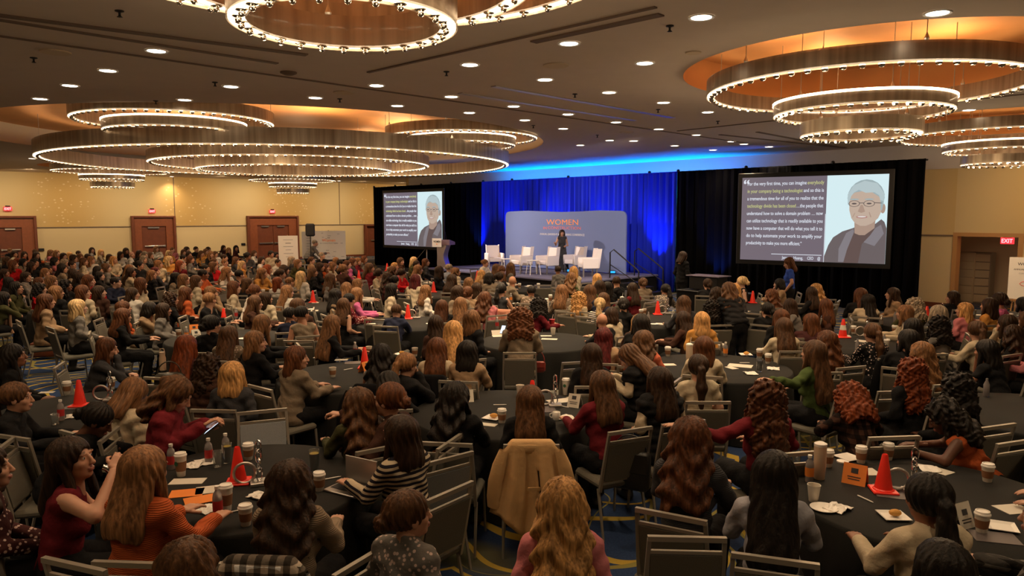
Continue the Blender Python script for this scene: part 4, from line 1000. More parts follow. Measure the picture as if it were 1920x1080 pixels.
def top_mesh(pose, kind):
    key = ('top', pose, kind)
    if key in _bc: return _bc[key]
    p = POSES[pose](0); g = {'sweater': .014, 'tank': .010, 'tee': .012, 'blazer': .022, 'puffer': .038, 'dress': .012}[kind]
    hem = p['pel'] - p['ax'] * (.06 if kind != 'blazer' else .10)
    def fn(X, Y, Z):
        wr = .0045 * np.sin(Z * 55 + 3 * np.sin(X * 17) + Y * 21) + .003 * np.sin(X * 40 + Z * 31)
        P = (X, Y, Z); d = torso(P, p, g)
        to = {'sweater': 1.96, 'tank': 0, 'tee': .55, 'blazer': 1.9, 'puffer': 0, 'dress': 0}[kind]
        if to:
            for i in (0, 1): d = smin(d, armfn(P, p, i, g * .8, 0, to, .006), .022)
        if kind == 'blazer':
            for i in (0, 1): d = smin(d, elli(P, p['sh'][i] + np.array((0, 0, .008)), (.075, .06, .05)), .02)
            d = smin(d, caps(P, p['pel'] - p['ax'] * .04, p['pel'] + p['ax'] * .1, .175, .15, (1, 1.2, 1)), .03)
        if kind == 'puffer': wr = wr - .014 * np.abs(np.sin((Z - .02 * Y) * 42))
        if kind in ('sweater', 'blazer', 'puffer'): d = smin(d, caps(P, p['nb'] - p['ax'] * .015, p['nb'] + p['ax'] * .022 + np.array((0, .008, 0)), .070, .064), .02)
        if kind == 'dress':
            d = smin(d, caps(P, (0, 0, .95), (0, .0, .16), .165, .27, (1, 1.15, 1)) + .012 * np.sin(np.arctan2(Y, X) * 14) * np.clip(1.1 - Z, 0, 1), .03); d = np.maximum(d, .10 - Z)
        elif kind != 'dress':
            d = np.maximum(d, -((X - hem[0]) * p['ax'][0] + (Y - hem[1]) * p['ax'][1] + (Z - hem[2]) * p['ax'][2]))
        return d + wr
    lo, hi = bbox(p, .16); lo[2] = p['pel'][2] - .2 if kind != 'dress' else .05
    if kind == 'dress': lo[:2] = -.36; hi[:2] = .36
    V, Q = surfnet(fn, lo, hi, .0125)
    me = npmesh('top', V, Q, KM['plain']); _bc[key] = me; return me
def pants_mesh(pose):
    key = ('pants', pose)
    if key in _bc: return _bc[key]
    p = POSES[pose](0)
    def fn(X, Y, Z):
        P = (X, Y, Z); d = smin(legs(P, p, .012), caps(P, p['pel'] - p['ax'] * .03, p['pel'] + p['ax'] * .07, .160, .138, (1, 1.3, 1)) / 1.15, .04)
        return d + .003 * np.sin(Z * 50 + Y * 35)
    lo, hi = bbox(p, .17); hi[2] = p['pel'][2] + .2; hi[1] = .75; lo[1] = -.22; lo[0] = -.25; hi[0] = .25; lo[2] = -.02
    V, Q = surfnet(fn, lo, hi, .02); V[:, 2] = np.maximum(V[:, 2], .004); mi = (V[Q].mean(1)[:, 2] < .095).astype(int)
    me = npmesh('trousers', V, Q, [KM['plain'], SHOE], mi); _bc[key] = me; return me
# ---- hair, in the head's frame
def hair_mesh(style):
    key = ('hair', style)
    if key in _bc: return _bc[key]
    lo, hi, h = [-.20, -.30, -.54], [.20, .12, .16], .0078
    def fn(X, Y, Z):
        P = (X, Y, Z); th = np.arctan2(X, -(Y + .02))
        base = elli(P, (0, -.024, .038), (.092, .110, .101))
        if style in ('short', 'bald'): base = elli(P, (0, -.022, .034), (.081, .101, .091))
        face = smin(elli(P, (0, .115, -.035), (.070, .085, .100)), elli(P, (0, .12, -.10), (.085, .085, .08)), .03)
        st = .0035 * np.sin(th * 17 + 2 * np.sin(Z * 14) + 1.5 * np.sin(Z * 31)) 
        low = np.maximum(base, -(Z + .045))
        if style in ('short', 'bald'): low = np.maximum(base, -(Z + .03 + (Y + .02) * -.25 * -1))
        d = low
        if style in ('long', 'longer', 'wavy', 'curly', 'bob', 'half', 'mid', 'braids', 'frizz'):
            end = {'long': -.28, 'longer': -.40, 'wavy': -.33, 'curly': -.34, 'bob': -.12, 'half': -.24, 'mid': -.20, 'braids': -.36, 'frizz': -.22}[style]
            wt = {'long': .098, 'longer': .104, 'wavy': .122, 'curly': .132, 'bob': .104, 'half': .105, 'mid': .106, 'braids': .096, 'frizz': .135}[style]
            yb = {'long': -.15, 'longer': -.185, 'wavy': -.155, 'braids': -.165, 'curly': -.13, 'frizz': -.11, 'half': -.11}.get(style, -.09); back = caps(P, (0, -.055, -.0), (0, yb, end + .05), wt, wt * (1.12 if style in ('long', 'longer', 'wavy') else 1.0), (1, 1.75, 1)) / 1.3
            back = np.maximum(back, end - Z + .02 * np.cos(X * 26))
            d = smin(d, back, .03)
            for s in (-1, 1):
                sd = caps(P, (s * .068, -.005, .03), (s * .088, .015, max(end, -.26) + .03), .028, .024 if style not in ('curly', 'frizz') else .04); d = smin(d, sd, .025)
        wob = 0
        if style in ('wavy', 'half'): wob = .013 * np.sin(Z * 52 + 2.5 * np.sin(th * 4)) * np.clip((.06 - Z) * 9, 0, 1) + .004 * np.sin(th * 15 + Z * 40)
        if style in ('curly', 'frizz'): wob = .010 * np.sin(X * 95 + 2 * np.sin(Z * 40)) * np.sin(Z * 105 + 2 * np.sin(Y * 50)) + .008 * np.sin(Y * 90 + Z * 40) 
        if style == 'braids': wob = .0045 * np.sin(th * 20)
        if style in ('bun', 'topbun', 'pony', 'updo'):
            c = {'bun': (0, -.135, .0), 'topbun': (0, -.08, .135), 'pony': (0, -.13, .02), 'updo': (0, -.125, .06)}[style]
            rr = .036 if style == 'pony' else .044
            d = smin(d, elli(P, c, (rr * 1.05, rr * .9, rr * 1.05)), .012)
            if style == 'pony': d = smin(d, smin(caps(P, (0, -.14, .02), (0, -.17, -.14), .034, .048), caps(P, (0, -.17, -.14), (0, -.18, -.32), .048, .02), .02), .012)
            else: st = st + .004 * np.sin(np.arctan2(Z - c[2], X) * 5 + (Y) * 150) * (Y < -.11)
        if style == 'half': d = smin(d, elli(P, (0, -.12, .055), (.035, .03, .03)), .012)
        out = d + st + wob
        keep = np.maximum(out, -face)
        if style not in ('short', 'bald'): 
            inner = elli(P, (0, .03, -.06), (.060, .10, .09)); keep = np.maximum(keep, -inner)
        return keep
    if style in ('short', 'bald', 'bun', 'topbun', 'updo'): lo[2] = -.11; h = .0065
    if style in ('topbun', 'updo'): hi[2] = .20
    if style in ('bob', 'mid', 'half', 'frizz'): lo[2] = -.30
    V, Q = surfnet(fn, lo, hi, h); me = npmesh('hair', V, Q, HM); _bc[key] = me; return me

# ---------------------------------------------------------------- banquet chairs
M['chairframe'] = mat('champagne_metal', (0.33, 0.30, 0.25), .4, .45)
M['chairpad'] = mat('grey_green_pad', (0.12, 0.112, 0.088), .85, noise=.2, nscale=140, bump=.3, bscale=240)
M['chairpad2'] = mat('blue_grey_pad', (0.24, 0.26, 0.28), .85, noise=.2, nscale=140, bump=.3, bscale=240)
def chair_parts():
    out = []
    bx = lambda z: -.24 - (z - .46) * .22
    b = MB(); b.box((0, -.02, .445), (.44, .44, .07), ch=.025); out.append(('seat', b.mesh('seat', M['chairpad'], 40)))
    b = MB(); y0, y1 = bx(.50), bx(.83)
    vs = [(x, y + t, z) for z, y in ((.50, y0), (.83, y1)) for x in (-.195, .195) for t in (-.018, .018)]
    b.add(vs, [[0, 1, 3, 2], [4, 6, 7, 5], [0, 4, 5, 1], [2, 3, 7, 6], [0, 2, 6, 4], [1, 5, 7, 3]]); out.append(('back_panel', b.mesh('back_panel', M['chairpad'])))
    b = MB()
    for s in (-1, 1): b.tube([(s * .215, bx(.40), .40), (s * .215, bx(.6), .6), (s * .205, bx(.925), .925)], [.017, .016, .016], 4)
    b.tube([(-.215, bx(.93), .93), (.215, bx(.93), .93)], .020, 4); b.tube([(-.205, bx(.845), .845), (.205, bx(.845), .845)], .014, 4); b.tube([(-.21, bx(.49), .49), (.21, bx(.49), .49)], .012, 4)
    out.append(('back_frame', b.mesh('back_frame', M['chairframe'])))
    for s in (-1, 1):
        b = MB(); b.tube([(s * .205, .18, .42), (s * .215, .21, 0.0)], [.014, .011], 6); out.append(('leg', b.mesh('leg', M['chairframe'])))
        b = MB(); b.tube([(s * .215, -.20, .42), (s * .22, -.30, 0.0)], [.015, .011], 6); out.append(('leg', b.mesh('leg', M['chairframe'])))
    return out
CHP = chair_parts()
# one joined mesh of the same chair for places where its parts are too small to see
def joined():
    mats = [M['chairpad'], M['chairframe']]; V, F, MI = [], [], []
    for n_, me in CHP:
        o = len(V); V += [tuple(v.co) for v in me.vertices]; F += [[i + o for i in p.vertices] for p in me.polygons]; MI += [0 if n_ in ('seat', 'back_panel') else 1] * len(me.polygons)
    b = MB(); b.v, b.f, b.mi = V, F, MI; return b.mesh('banquet_chair', mats)
CHJ = joined()
def chair(x, y, yaw, label, group='banquet chairs', detail=True, blue=False):
    if detail:
        root = empty('banquet_chair', (x, y, 0), yaw, label, 'chair', group)
        for n_, me in CHP:
            o = newobj(n_, me, root)
            if blue and n_ in ('seat', 'back_panel'): o.material_slots[0].link = 'OBJECT'; o.material_slots[0].material = M['chairpad2']
        return root
    o = newobj('banquet_chair', CHJ, None, (x, y, 0), yaw); return tag(o, label, 'chair', group)

HAIRC = {'k': (.010, .008, .007), 'd': (.030, .016, .009), 'b': (.085, .043, .021), 'h': (.19, .10, .048), 'l': (.46, .27, .11), 'w': (.60, .45, .25), 'a': (.095, .037, .016), 'r': (.17, .042, .014), 'm': (.085, .012, .014), 'g': (.25, .22, .18)}
HAIRN = {'k': 'black', 'd': 'dark brown', 'b': 'brown', 'h': 'light brown', 'l': 'blonde', 'w': 'pale blonde', 'a': 'auburn', 'r': 'ginger', 'm': 'deep red', 'g': 'grey'}
STY = {'L': 'long', 'O': 'longer', 'W': 'wavy', 'C': 'curly', 'F': 'frizz', 'B': 'bob', 'M': 'mid', 'S': 'short', 'X': None, 'U': 'bun', 'T': 'updo', 'P': 'pony', 'H': 'half', 'R': 'braids'}
TOPC = {'k': ((.010, .010, .011), 'black'), 'w': ((.62, .58, .52), 'white'), 'c': ((.50, .42, .30), 'cream'), 't': ((.30, .20, .12), 'tan'), 'g': ((.16, .15, .14), 'grey'), 'n': ((.020, .024, .05), 'navy'), 'r': ((.50, .015, .02), 'red'), 'm': ((.13, .012, .018), 'maroon'),
        'o': ((.40, .085, .025), 'rust orange'), 'p': ((.50, .17, .19), 'pink'), 'e': ((.055, .055, .022), 'olive'), 'y': ((.50, .24, .06), 'mustard'), 'b': ((.22, .26, .34), 'pale blue'), 'd': ((.045, .045, .05), 'charcoal'), 'a': ((.22, .17, .12), 'taupe'), 'u': ((.03, .07, .35), 'bright blue'),
        'q': ((.06, .02, .02), 'dark plum'), 'z': ((.050, .075, .022), 'green'), 'i': ((.055, .025, .017), 'dark brown'), 'G': ((.30, .30, .34), 'heather blue grey'), 'P': ((.55, .13, .30), 'bright pink'), 'C': ((.62, .16, .09), 'coral')}
KIND = {'s': ('sweater', 'plain', 'top'), 'z': ('blazer', 'plain', 'blazer'), 't': ('tank', 'plain', 'sleeveless top'), 'e': ('tee', 'plain', 'short sleeved top'), 'v': ('puffer', 'plain', 'padded vest'), 'S': ('sweater', 'stripe', 'striped sweater'), 'i': ('sweater', 'thinstripe', 'thin striped top'),
        'f': ('sweater', 'floral', 'patterned top'), 'p': ('sweater', 'plaid', 'plaid shirt'), 'd': ('sweater', 'dots', 'dotted top'), 'k': ('sweater', 'knit', 'knitted sweater')}
SKIN = {'1': (.50, .28, .19), '2': (.42, .21, .13), '3': (.25, .11, .06), '4': (.10, .04, .022), '0': (.58, .36, .27)}
PEOPLE = []
def person(x, y, z, yaw, hair, style, topc, kind, pose, hy, skin, label, scale=1.0, group=None, pants='k', hjit=True):
    hyq = max(-60, min(60, round(hy / 30) * 30)) if pose not in ('phone', 'bowed', 'speak', 'stand', 'draw', 'bend', 'reach', 'drink') else max(-30, min(30, round(hy / 30) * 30))
    p = POSES[pose](hyq)
    o = newobj('person', body_mesh(pose, hyq), None, (x, y, z), yaw); o.scale = (scale,) * 3; o.color = (*SKIN[skin], 1)
    tag(o, label, 'person', group)
    kd = KIND[kind] if kind in KIND else (kind, 'plain', 'dress')
    tp = newobj('top' if kind != 'dress' else 'dress', top_mesh(pose, kd[0]), o); j = random.uniform(.85, 1.15); tp.color = (*[c * j for c in TOPC[topc][0]], 1)
    if kd[1] != 'plain': tp.material_slots[0].link = 'OBJECT'; tp.material_slots[0].material = KM[kd[1]]
    if kind != 'dress':
        pn = newobj('trousers', pants_mesh(pose), o); pn.color = (*TOPC[pants][0], 1)
    if kind == 'v' :
        sl = newobj('sleeves', top_mesh(pose, 'sweater'), o); sl.color = (*TOPC['c'][0], 1)
    st = STY[style]
    if st:
        hr = newobj('hair', hair_mesh(st), o); hr.location = p['hc']; hr.rotation_euler = (R(-p['pitch']), 0, R(-hyq)); j = random.uniform(.8, 1.2); hr.color = (*[c * j for c in HAIRC[hair]], 1)
        # order: pitch first, then yaw
        hr.rotation_euler = (Matrix.Rotation(R(-hyq), 3, 'Z') @ Matrix.Rotation(R(-p['pitch']), 3, 'X')).to_euler()
        hr.scale = (1.10 * random.uniform(.97, 1.06), 1.09 * random.uniform(.98, 1.04), 1.07 * random.uniform(.94, 1.08))
    PEOPLE.append(o); return o
# ---------------------------------------------------------------- round banquet tables
TABLES = [(455, 905, 'front left table', 1), (1740, 935, 'front right table', 1), (945, 772, 'middle front table', 1), (165, 772, 'left edge cone table', 1), (665, 705, 'left center cone table', 1),
 (1965, 778, 'right edge table', 0), (1345, 688, 'dark drink table', 0), (1600, 645, 'striped cone table', 2), (1010, 640, 'center table', 0), (425, 634, 'orange tent card table', 1),
 (1240, 602, 'stage steps cone table', 1), (765, 606, 'lectern cone table', 1), (1050, 572, 'steel tumbler table', 0), (1425, 578, 'large screen cone table', 1), (1742, 607, 'exit opening cone table', 1),
 (592, 575, 'loudspeaker cone table', 1), (447, 557, 'double doors cone table', 1), (820, 552, 'stage front cone table', 1), (675, 528, 'pink sweater table', 1), (728, 512, 'small screen table', 1), (900, 530, 'first armchair table', 1),
 (1155, 550, 'stage corner table', 0), (1002, 541, 'banner table', 0), (150, 580, 'left aisle table', 0), (310, 534, 'open laptop table', 0), (205, 523, 'wall panel table', 0),
 (55, 493, 'first doors back table', 0), (160, 498, 'wall panel back table', 0), (300, 496, 'single door back table', 0), (395, 506, 'single door table', 0), (477, 519, 'double doors table', 1), (562, 508, 'easel poster table', 0),
 (500, 489, 'double doors back table', 0), (420, 481, 'rearmost middle table', 0), (345, 480, 'rearmost single door table', 0), (240, 486, 'rearmost wall panel table', 0), (30, 531, 'far left edge table', 0), (100, 514, 'first doors table', 0),
 (1885, 592, 'exit easel table', 0), (625, 498, 'drawing board table', 0)]
TR_ = .915; TZ = .752
def cloth_mesh():
    b = MB(); seg = 96; vs = [(0, 0, TZ)]; fs = []
    rings = [(.45, TZ, 0), (TR_ - .01, TZ, 0), (TR_, TZ - .008, 0), (TR_ + .008, TZ - .03, 0), (TR_ + .02, .55, .018), (TR_ + .035, .28, .035), (TR_ + .05, .012, .05)]
    for r, z, am in rings:
        for k in range(seg):
            a = 2 * math.pi * k / seg; rr = r + am * math.sin(a * 16 + 1.3 * math.sin(a * 3)) ; vs.append((rr * math.cos(a), rr * math.sin(a), z))
    for k in range(seg): fs.append([0, 1 + k, 1 + (k + 1) % seg])
    for j in range(len(rings) - 1):
        for k in range(seg):
            k2 = (k + 1) % seg; fs.append([1 + j * seg + k, 1 + (j + 1) * seg + k, 1 + (j + 1) * seg + k2, 1 + j * seg + k2])
    b.add(vs, fs); return b.mesh('tablecloth', M['cloth'], 50)
M['cloth'] = mat('charcoal_tablecloth', (0.0105, 0.0105, 0.0095), .85, noise=.15, nscale=50, bump=.15, bscale=180, spec=.3)
CM = cloth_mesh()
b = MB(); b.lathe([(0, .71), (.89, .71), (.89, .742), (0, .742)], 48, cap=False); TM = b.mesh('table_top', M['wood'], 40)
b = MB()
for k in range(4): a = k * math.pi / 2 + .78; b.tube([(.3 * math.cos(a), .3 * math.sin(a), .71), (.5 * math.cos(a), .5 * math.sin(a), 0)], .015, 6)
TL = b.mesh('folding_legs', M['chairframe'])
TP = []
for i, (px, py, nm_, cone) in enumerate(TABLES):
    P = at(px, py, TZ); TP.append(P)
    root = empty('banquet_table', (P.x, P.y, 0), 0, 'round banquet table under a black cloth, the ' + nm_, 'table', 'round black clothed banquet tables')
    newobj('table_top', TM, root); newobj('tablecloth', CM, root); newobj('folding_legs', TL, root)
# ---------------------------------------------------------------- seating
STAGE_T = Vector((1.6, 22.0, 0))
def ang_to(P, T): return math.degrees(math.atan2(T.y - P.y, T.x - P.x)) - 90   # rotation about Z that turns +Y to the target
def wrap(a): return (a + 180) % 360 - 180
placed = []; near_rows = []
def near_table(P):
    ds = [((P.x - T.x) ** 2 + (P.y - T.y) ** 2) ** .5 for T in TP]; k = int(np.argmin(ds)); return k, ds[k]
LABELS = {}
def side_of(P, T):
    # as seen from the camera
    v = Vector((P.x - T.x, P.y - T.y)); f = Vector((T.x, T.y)).normalized(); r = Vector((f.y, -f.x)); a = math.degrees(math.atan2(v.dot(r), v.dot(f)))
    return ['far', 'far right', 'right', 'near right', 'near', 'near left', 'left', 'far left'][int(((a + 22.5) % 360) // 45)]
def seat(px, py, hs, tk, pose='auto', yaw=None, hy=None, skin='1', label=None, sc=None, ch=True, pants='k', push=True, zoff=0):
    """px,py: the head's centre in the photograph; yaw: where the body faces, 0 away from the camera, 90 to the picture's right"""
    if pose == 'auto':
        pose = random.choice(['lap', 'table', 'lap', 'table', 'chin']) if py > 520 else random.choice(['lap', 'table'])
    sc = sc or random.uniform(.95, 1.05); p0 = POSES[pose](0); hc = p0['hc']
    H = at(px, py, hc[2] * sc + zoff); k, d = near_table(H); T = TP[k]
    st = ang_to(H, STAGE_T)
    if yaw is None:
        tt = ang_to(H, T) if d < 2.4 else st; by = st + max(-75, min(75, wrap(tt - st))) * .62 + random.uniform(-8, 8)
    else: by = -yaw
    if hy is None: hy_ = max(-60, min(60, -wrap(st + random.uniform(-14, 14) - by)))
    else: hy_ = hy
    if pose in ('phone', 'bowed'): hy_ = hy or 0
    o = Matrix.Rotation(R(by), 3, 'Z') @ Vector((hc[0], hc[1], 0)) * sc
    x, y = H.x - o.x, H.y - o.y
    if push and not zoff:
        v = Vector((x - T.x, y - T.y)); 
        if v.length < 1.14: v = v.normalized() * 1.14; x, y = T.x + v.x, T.y + v.y
    q = Vector((x, y, 0))
    for p_ in placed:
        v = q - p_
        if 0 < v.length < .43: q += v.normalized() * (.43 - v.length) * .8
    placed.append(q.copy()); x, y = q.x, q.y
    kn = KIND[tk[1]][2] if tk[1] in KIND else 'dress'; cn = TOPC[tk[0]][1]
    if tk[1] == 'S': cn = cn + ' and black'
    k, d = near_table(q); side = side_of(q, TP[k])
    auto = label is None
    lb = label or ('person in %s %s, %s of %s' % (cn, kn, side, TABLES[k][2]))
    near_rows.append(dict(px=px, py=py, lb=lb, auto=auto, k=k, side=side, d=q.length, cn=cn, kn=kn, q=q.copy(), by=by, ch=ch, o=None, pose=pose))
    o = person(x, y, zoff, R(by), hs[0], hs[1], tk[0], tk[1], pose, hy_, skin, lb, sc, 'seated guests at the round tables', pants)
    near_rows[-1]['o'] = o
    return o
N_ = [
 # px, py, hair, top, pose, yaw, headyaw, skin, label
 (275, 884, 'hL', 'ok', 'table', 20, 5, '1', 'person in rust orange knitted sweater leaning on the front left table', 1.08),
 (138, 862, 'dL', 'mt', 'drink', 62, 20, '1', 'person in maroon sleeveless top drinking from a silver bottle', 1.05),
 (184, 790, 'kU', 'ks', 'bowed', 75, 0, '4', 'person in black bowed forward behind the one drinking from a bottle', 1),
 (251, 742, 'hM', 'cz', 'phone', 30, 0, '1', 'person in cream jacket looking at a glowing phone', 1),
 (375, 752, 'bH', 'mz', 'phone', 80, 0, '1', 'person in burgundy blazer and blue lanyard reading a phone', 1.08),
 (38, 745, 'bP', 'ks', 'table', 72, 0, '1', 'person in black top at the left edge beside the table with bottle', 1),
 (438, 702, 'lM', 'ds', 'lap', 5, 0, '1', 'person in charcoal top seated just behind the one in burgundy blazer', 1),
 (309, 660, 'rO', 'qt', 'table', 12, 0, '1', 'person in dark plum sleeveless top with bare shoulder, left aisle', 1.02),
 (203, 655, 'aM', 'ds', 'chin', 72, 0, '1', 'person in charcoal top resting chin on a hand over a chair back', .96),
 (27, 668, 'kO', 'ks', 'lap', 62, 0, '3', 'person in black turned to the stage, left edge of the open aisle', 1),
 (558, 672, 'aM', 'az', 'table', 38, 20, '1', 'person in taupe blazer at the left of the cone table', 1.0),
 (481, 642, 'hM', 'ks', 'table', 40, 20, '1', 'person in black beside the one in a patterned blouse, aisle side', 1.02),
 (385, 690, 'dF', 'iv', 'table', 30, 10, '2', 'person bundled in dark brown coat behind the one in plum', 1),
 (431, 630, 'bO', 'af', 'table', 8, 10, '1', 'person in patterned taupe blouse before the orange tent card table', 1),
 (549, 905, 'dW', 'ak', 'table', 4, 0, '1', 'person in taupe grey sweater with plaid coat on the chair', 1.02),
 (748, 816, 'dM', 'cS', 'table', -52, -10, '1', 'person in cream and black striped sweater with hands on laptop', 1.04),
 (728, 752, 'aU', 'is', 'reach', -70, -5, '1', 'person in dark brown sweater raising a drinking glass', 1.05),
 (683, 765, 'bW', 'es', 'table', -35, -15, '1', 'person in olive sweater behind the raised drinking glass', 1),
 (769, 968, 'bU', 'gf', 'lap', 32, 30, '1', 'person in grey patterned top with lanyard, lower middle', .98),
 (1054, 948, 'lW', 'ps', 'lap', 3, 0, '1', 'person in dusty pink sweater at the bottom edge, back turned', 1.03),
 (994, 752, 'bL', 'ks', 'lap', 0, 0, '1', 'person in black whose chair carries the draped tan trench coat', 1),
 (1126, 724, 'bL', 'ms', 'table', -25, 0, '1', 'person in maroon sweater writing at the middle table', 1.03),
 (832, 752, 'kW', 'ks', 'table', 8, 20, '3', 'person in black beside the white card at the middle table', 1),
 (764, 686, 'hP', 'kz', 'chin', 40, 10, '1', 'person in black blazer and white collar leaning on a hand', 1),
 (717, 670, 'kW', 'gt', 'table', 6, 10, '2', 'person in grey sleeveless vest right of the cone and orange card', 1),
 (820, 656, 'aL', 'cs', 'table', 6, 10, '1', 'person in cream with black coat hung over the chair', 1),
 (897, 674, 'kM', 'ts', 'table', 10, 10, '2', 'person in tan hooded sweater at the far side of middle table', 1),
 (736, 722, 'kB', 'ks', 'bowed', -10, 0, '4', 'person in black with head bowed beside the one in olive', .95),
 (976, 598, 'aF', 'az', 'table', 2, 0, '1', 'person in taupe blazer seated square to the stage, center table', 1.12),
 (1050, 676, 'dL', 'ks', 'lap', 0, 5, '2', 'person in black beside the small red handbag', 1),
 (1132, 634, 'mR', 'tz', 'table', 12, 10, '3', 'person in tan blazer before the orange pen, center', 1),
 (1180, 672, 'bL', 'kv', 'phone', -62, 0, '1', 'person in black vest over cream sleeves looking down at a phone', 1),
 (1208, 640, 'bW', 'Cs', 'table', 22, 10, '1', 'person in coral pink sweater with notebook', 1),
 (1234, 716, 'dL', 'kv', 'lap', -20, 10, '1', 'person in black vest and white sleeves right of the maroon sweater', 1.02),
 (1308, 690, 'dP', 'ce', 'lap', 0, 0, '1', 'person in cream short sleeved blouse with low ponytail', 1),
 (1323, 650, 'aM', 'cs', 'table', 16, 0, '1', 'person in cream sweater between notebook and paper cup', 1),
 (1198, 606, 'lL', 'is', 'table', 4, 0, '1', 'person in dark brown top below the white paper cup', 1),
 (1438, 748, 'aC', 'ms', 'arm', -12, 5, '1', 'person in maroon sweater with large curls and outstretched arm', 1.06),
 (1600, 756, 'rF', 'ip', 'bowed', -6, 0, '1', 'person in dark plaid wrap bent over beyond the front right table', 1),
 (1298, 824, 'aW', 'dk', 'table', 28, 0, '1', 'person in charcoal knitted sweater with wavy curls, left of aisle', 1.08),
 (1451, 892, 'kO', 'Gs', 'table', 18, 0, '2', 'person in heather blue grey sweater at the front right table', 1.04),
 (1736, 938, 'kP', 'cs', 'table', -4, 0, '3', 'person in cream jacket with low ponytail at the front right table', 1.04),
 (1753, 790, 'kF', 'ot', 'bowed', -62, 0, '4', 'person in rust orange sleeveless top leaning over the front right table', 1),
 (1788, 726, 'kF', 'ks', 'lap', -20, 0, '4', 'person in black before the right edge table, hair loose', 1),
 (1704, 696, 'rC', 'ks', 'lap', -20, -5, '1', 'person in black with red curls beside the empty grey chair', 1.02),
 (1764, 670, 'hW', 'ks', 'lap', -15, -10, '1', 'person in black right of the one with red curls', 1),
 (1879, 674, 'kM', 'ke', 'chin', -30, -10, '2', 'person in black short sleeved top leaning on the right edge table', 1),
 (1523, 664, 'bO', 'zs', 'arm', -35, 10, '1', 'person in green sweater reaching for a paper cup', 1.04),
 (1547, 640, 'aW', 'ks', 'lap', -20, -5, '1', 'person in black just behind the one in green sweater', 1),
 (1634, 626, 'bP', 'kf', 'table', -8, 0, '1', 'person in black patterned top with mustard collar, cone table', 1),
 (1762, 1066, 'kB', 'ks', 'lap', -5, 0, '2', 'person at the bottom edge, black top, only the head showing, right', 1),
 (362, 1062, 'bW', 'ks', 'lap', 10, 0, '1', 'person at the bottom edge, black top, only the head showing, left', 1),
 (-20, 880, 'dW', 'qf', 'lap', 60, 0, '1', 'person in plum speckled top cut off at the left edge', 1.02),
 (1962, 975, 'bM', 'gp', 'table', -40, 0, '1', 'person in grey checked jacket cut off at the right edge', 1),
 (1948, 840, 'hM', 'cs', 'table', -60, 0, '1', 'person in cream sweater cut off at the right edge', 1),
 (1436, 618, 'bL', 'cs', 'table', 0, 0, '1', 'person in cream top on the chair beyond the plate of food', 1),
 (1328, 612, 'lM', 'ys', 'lap', 5, 0, '1', 'person in mustard sweater below the padded black vest', 1),
 (1464, 596, 'aL', 'ks', 'lap', 4, 0, '1', 'person in black left of the stacked papers and water bottle', 1)]
for t in N_: seat(t[0], t[1], t[2], t[3], t[4], t[5], t[6], t[7], t[8], t[9], push=t[1] < 1000)
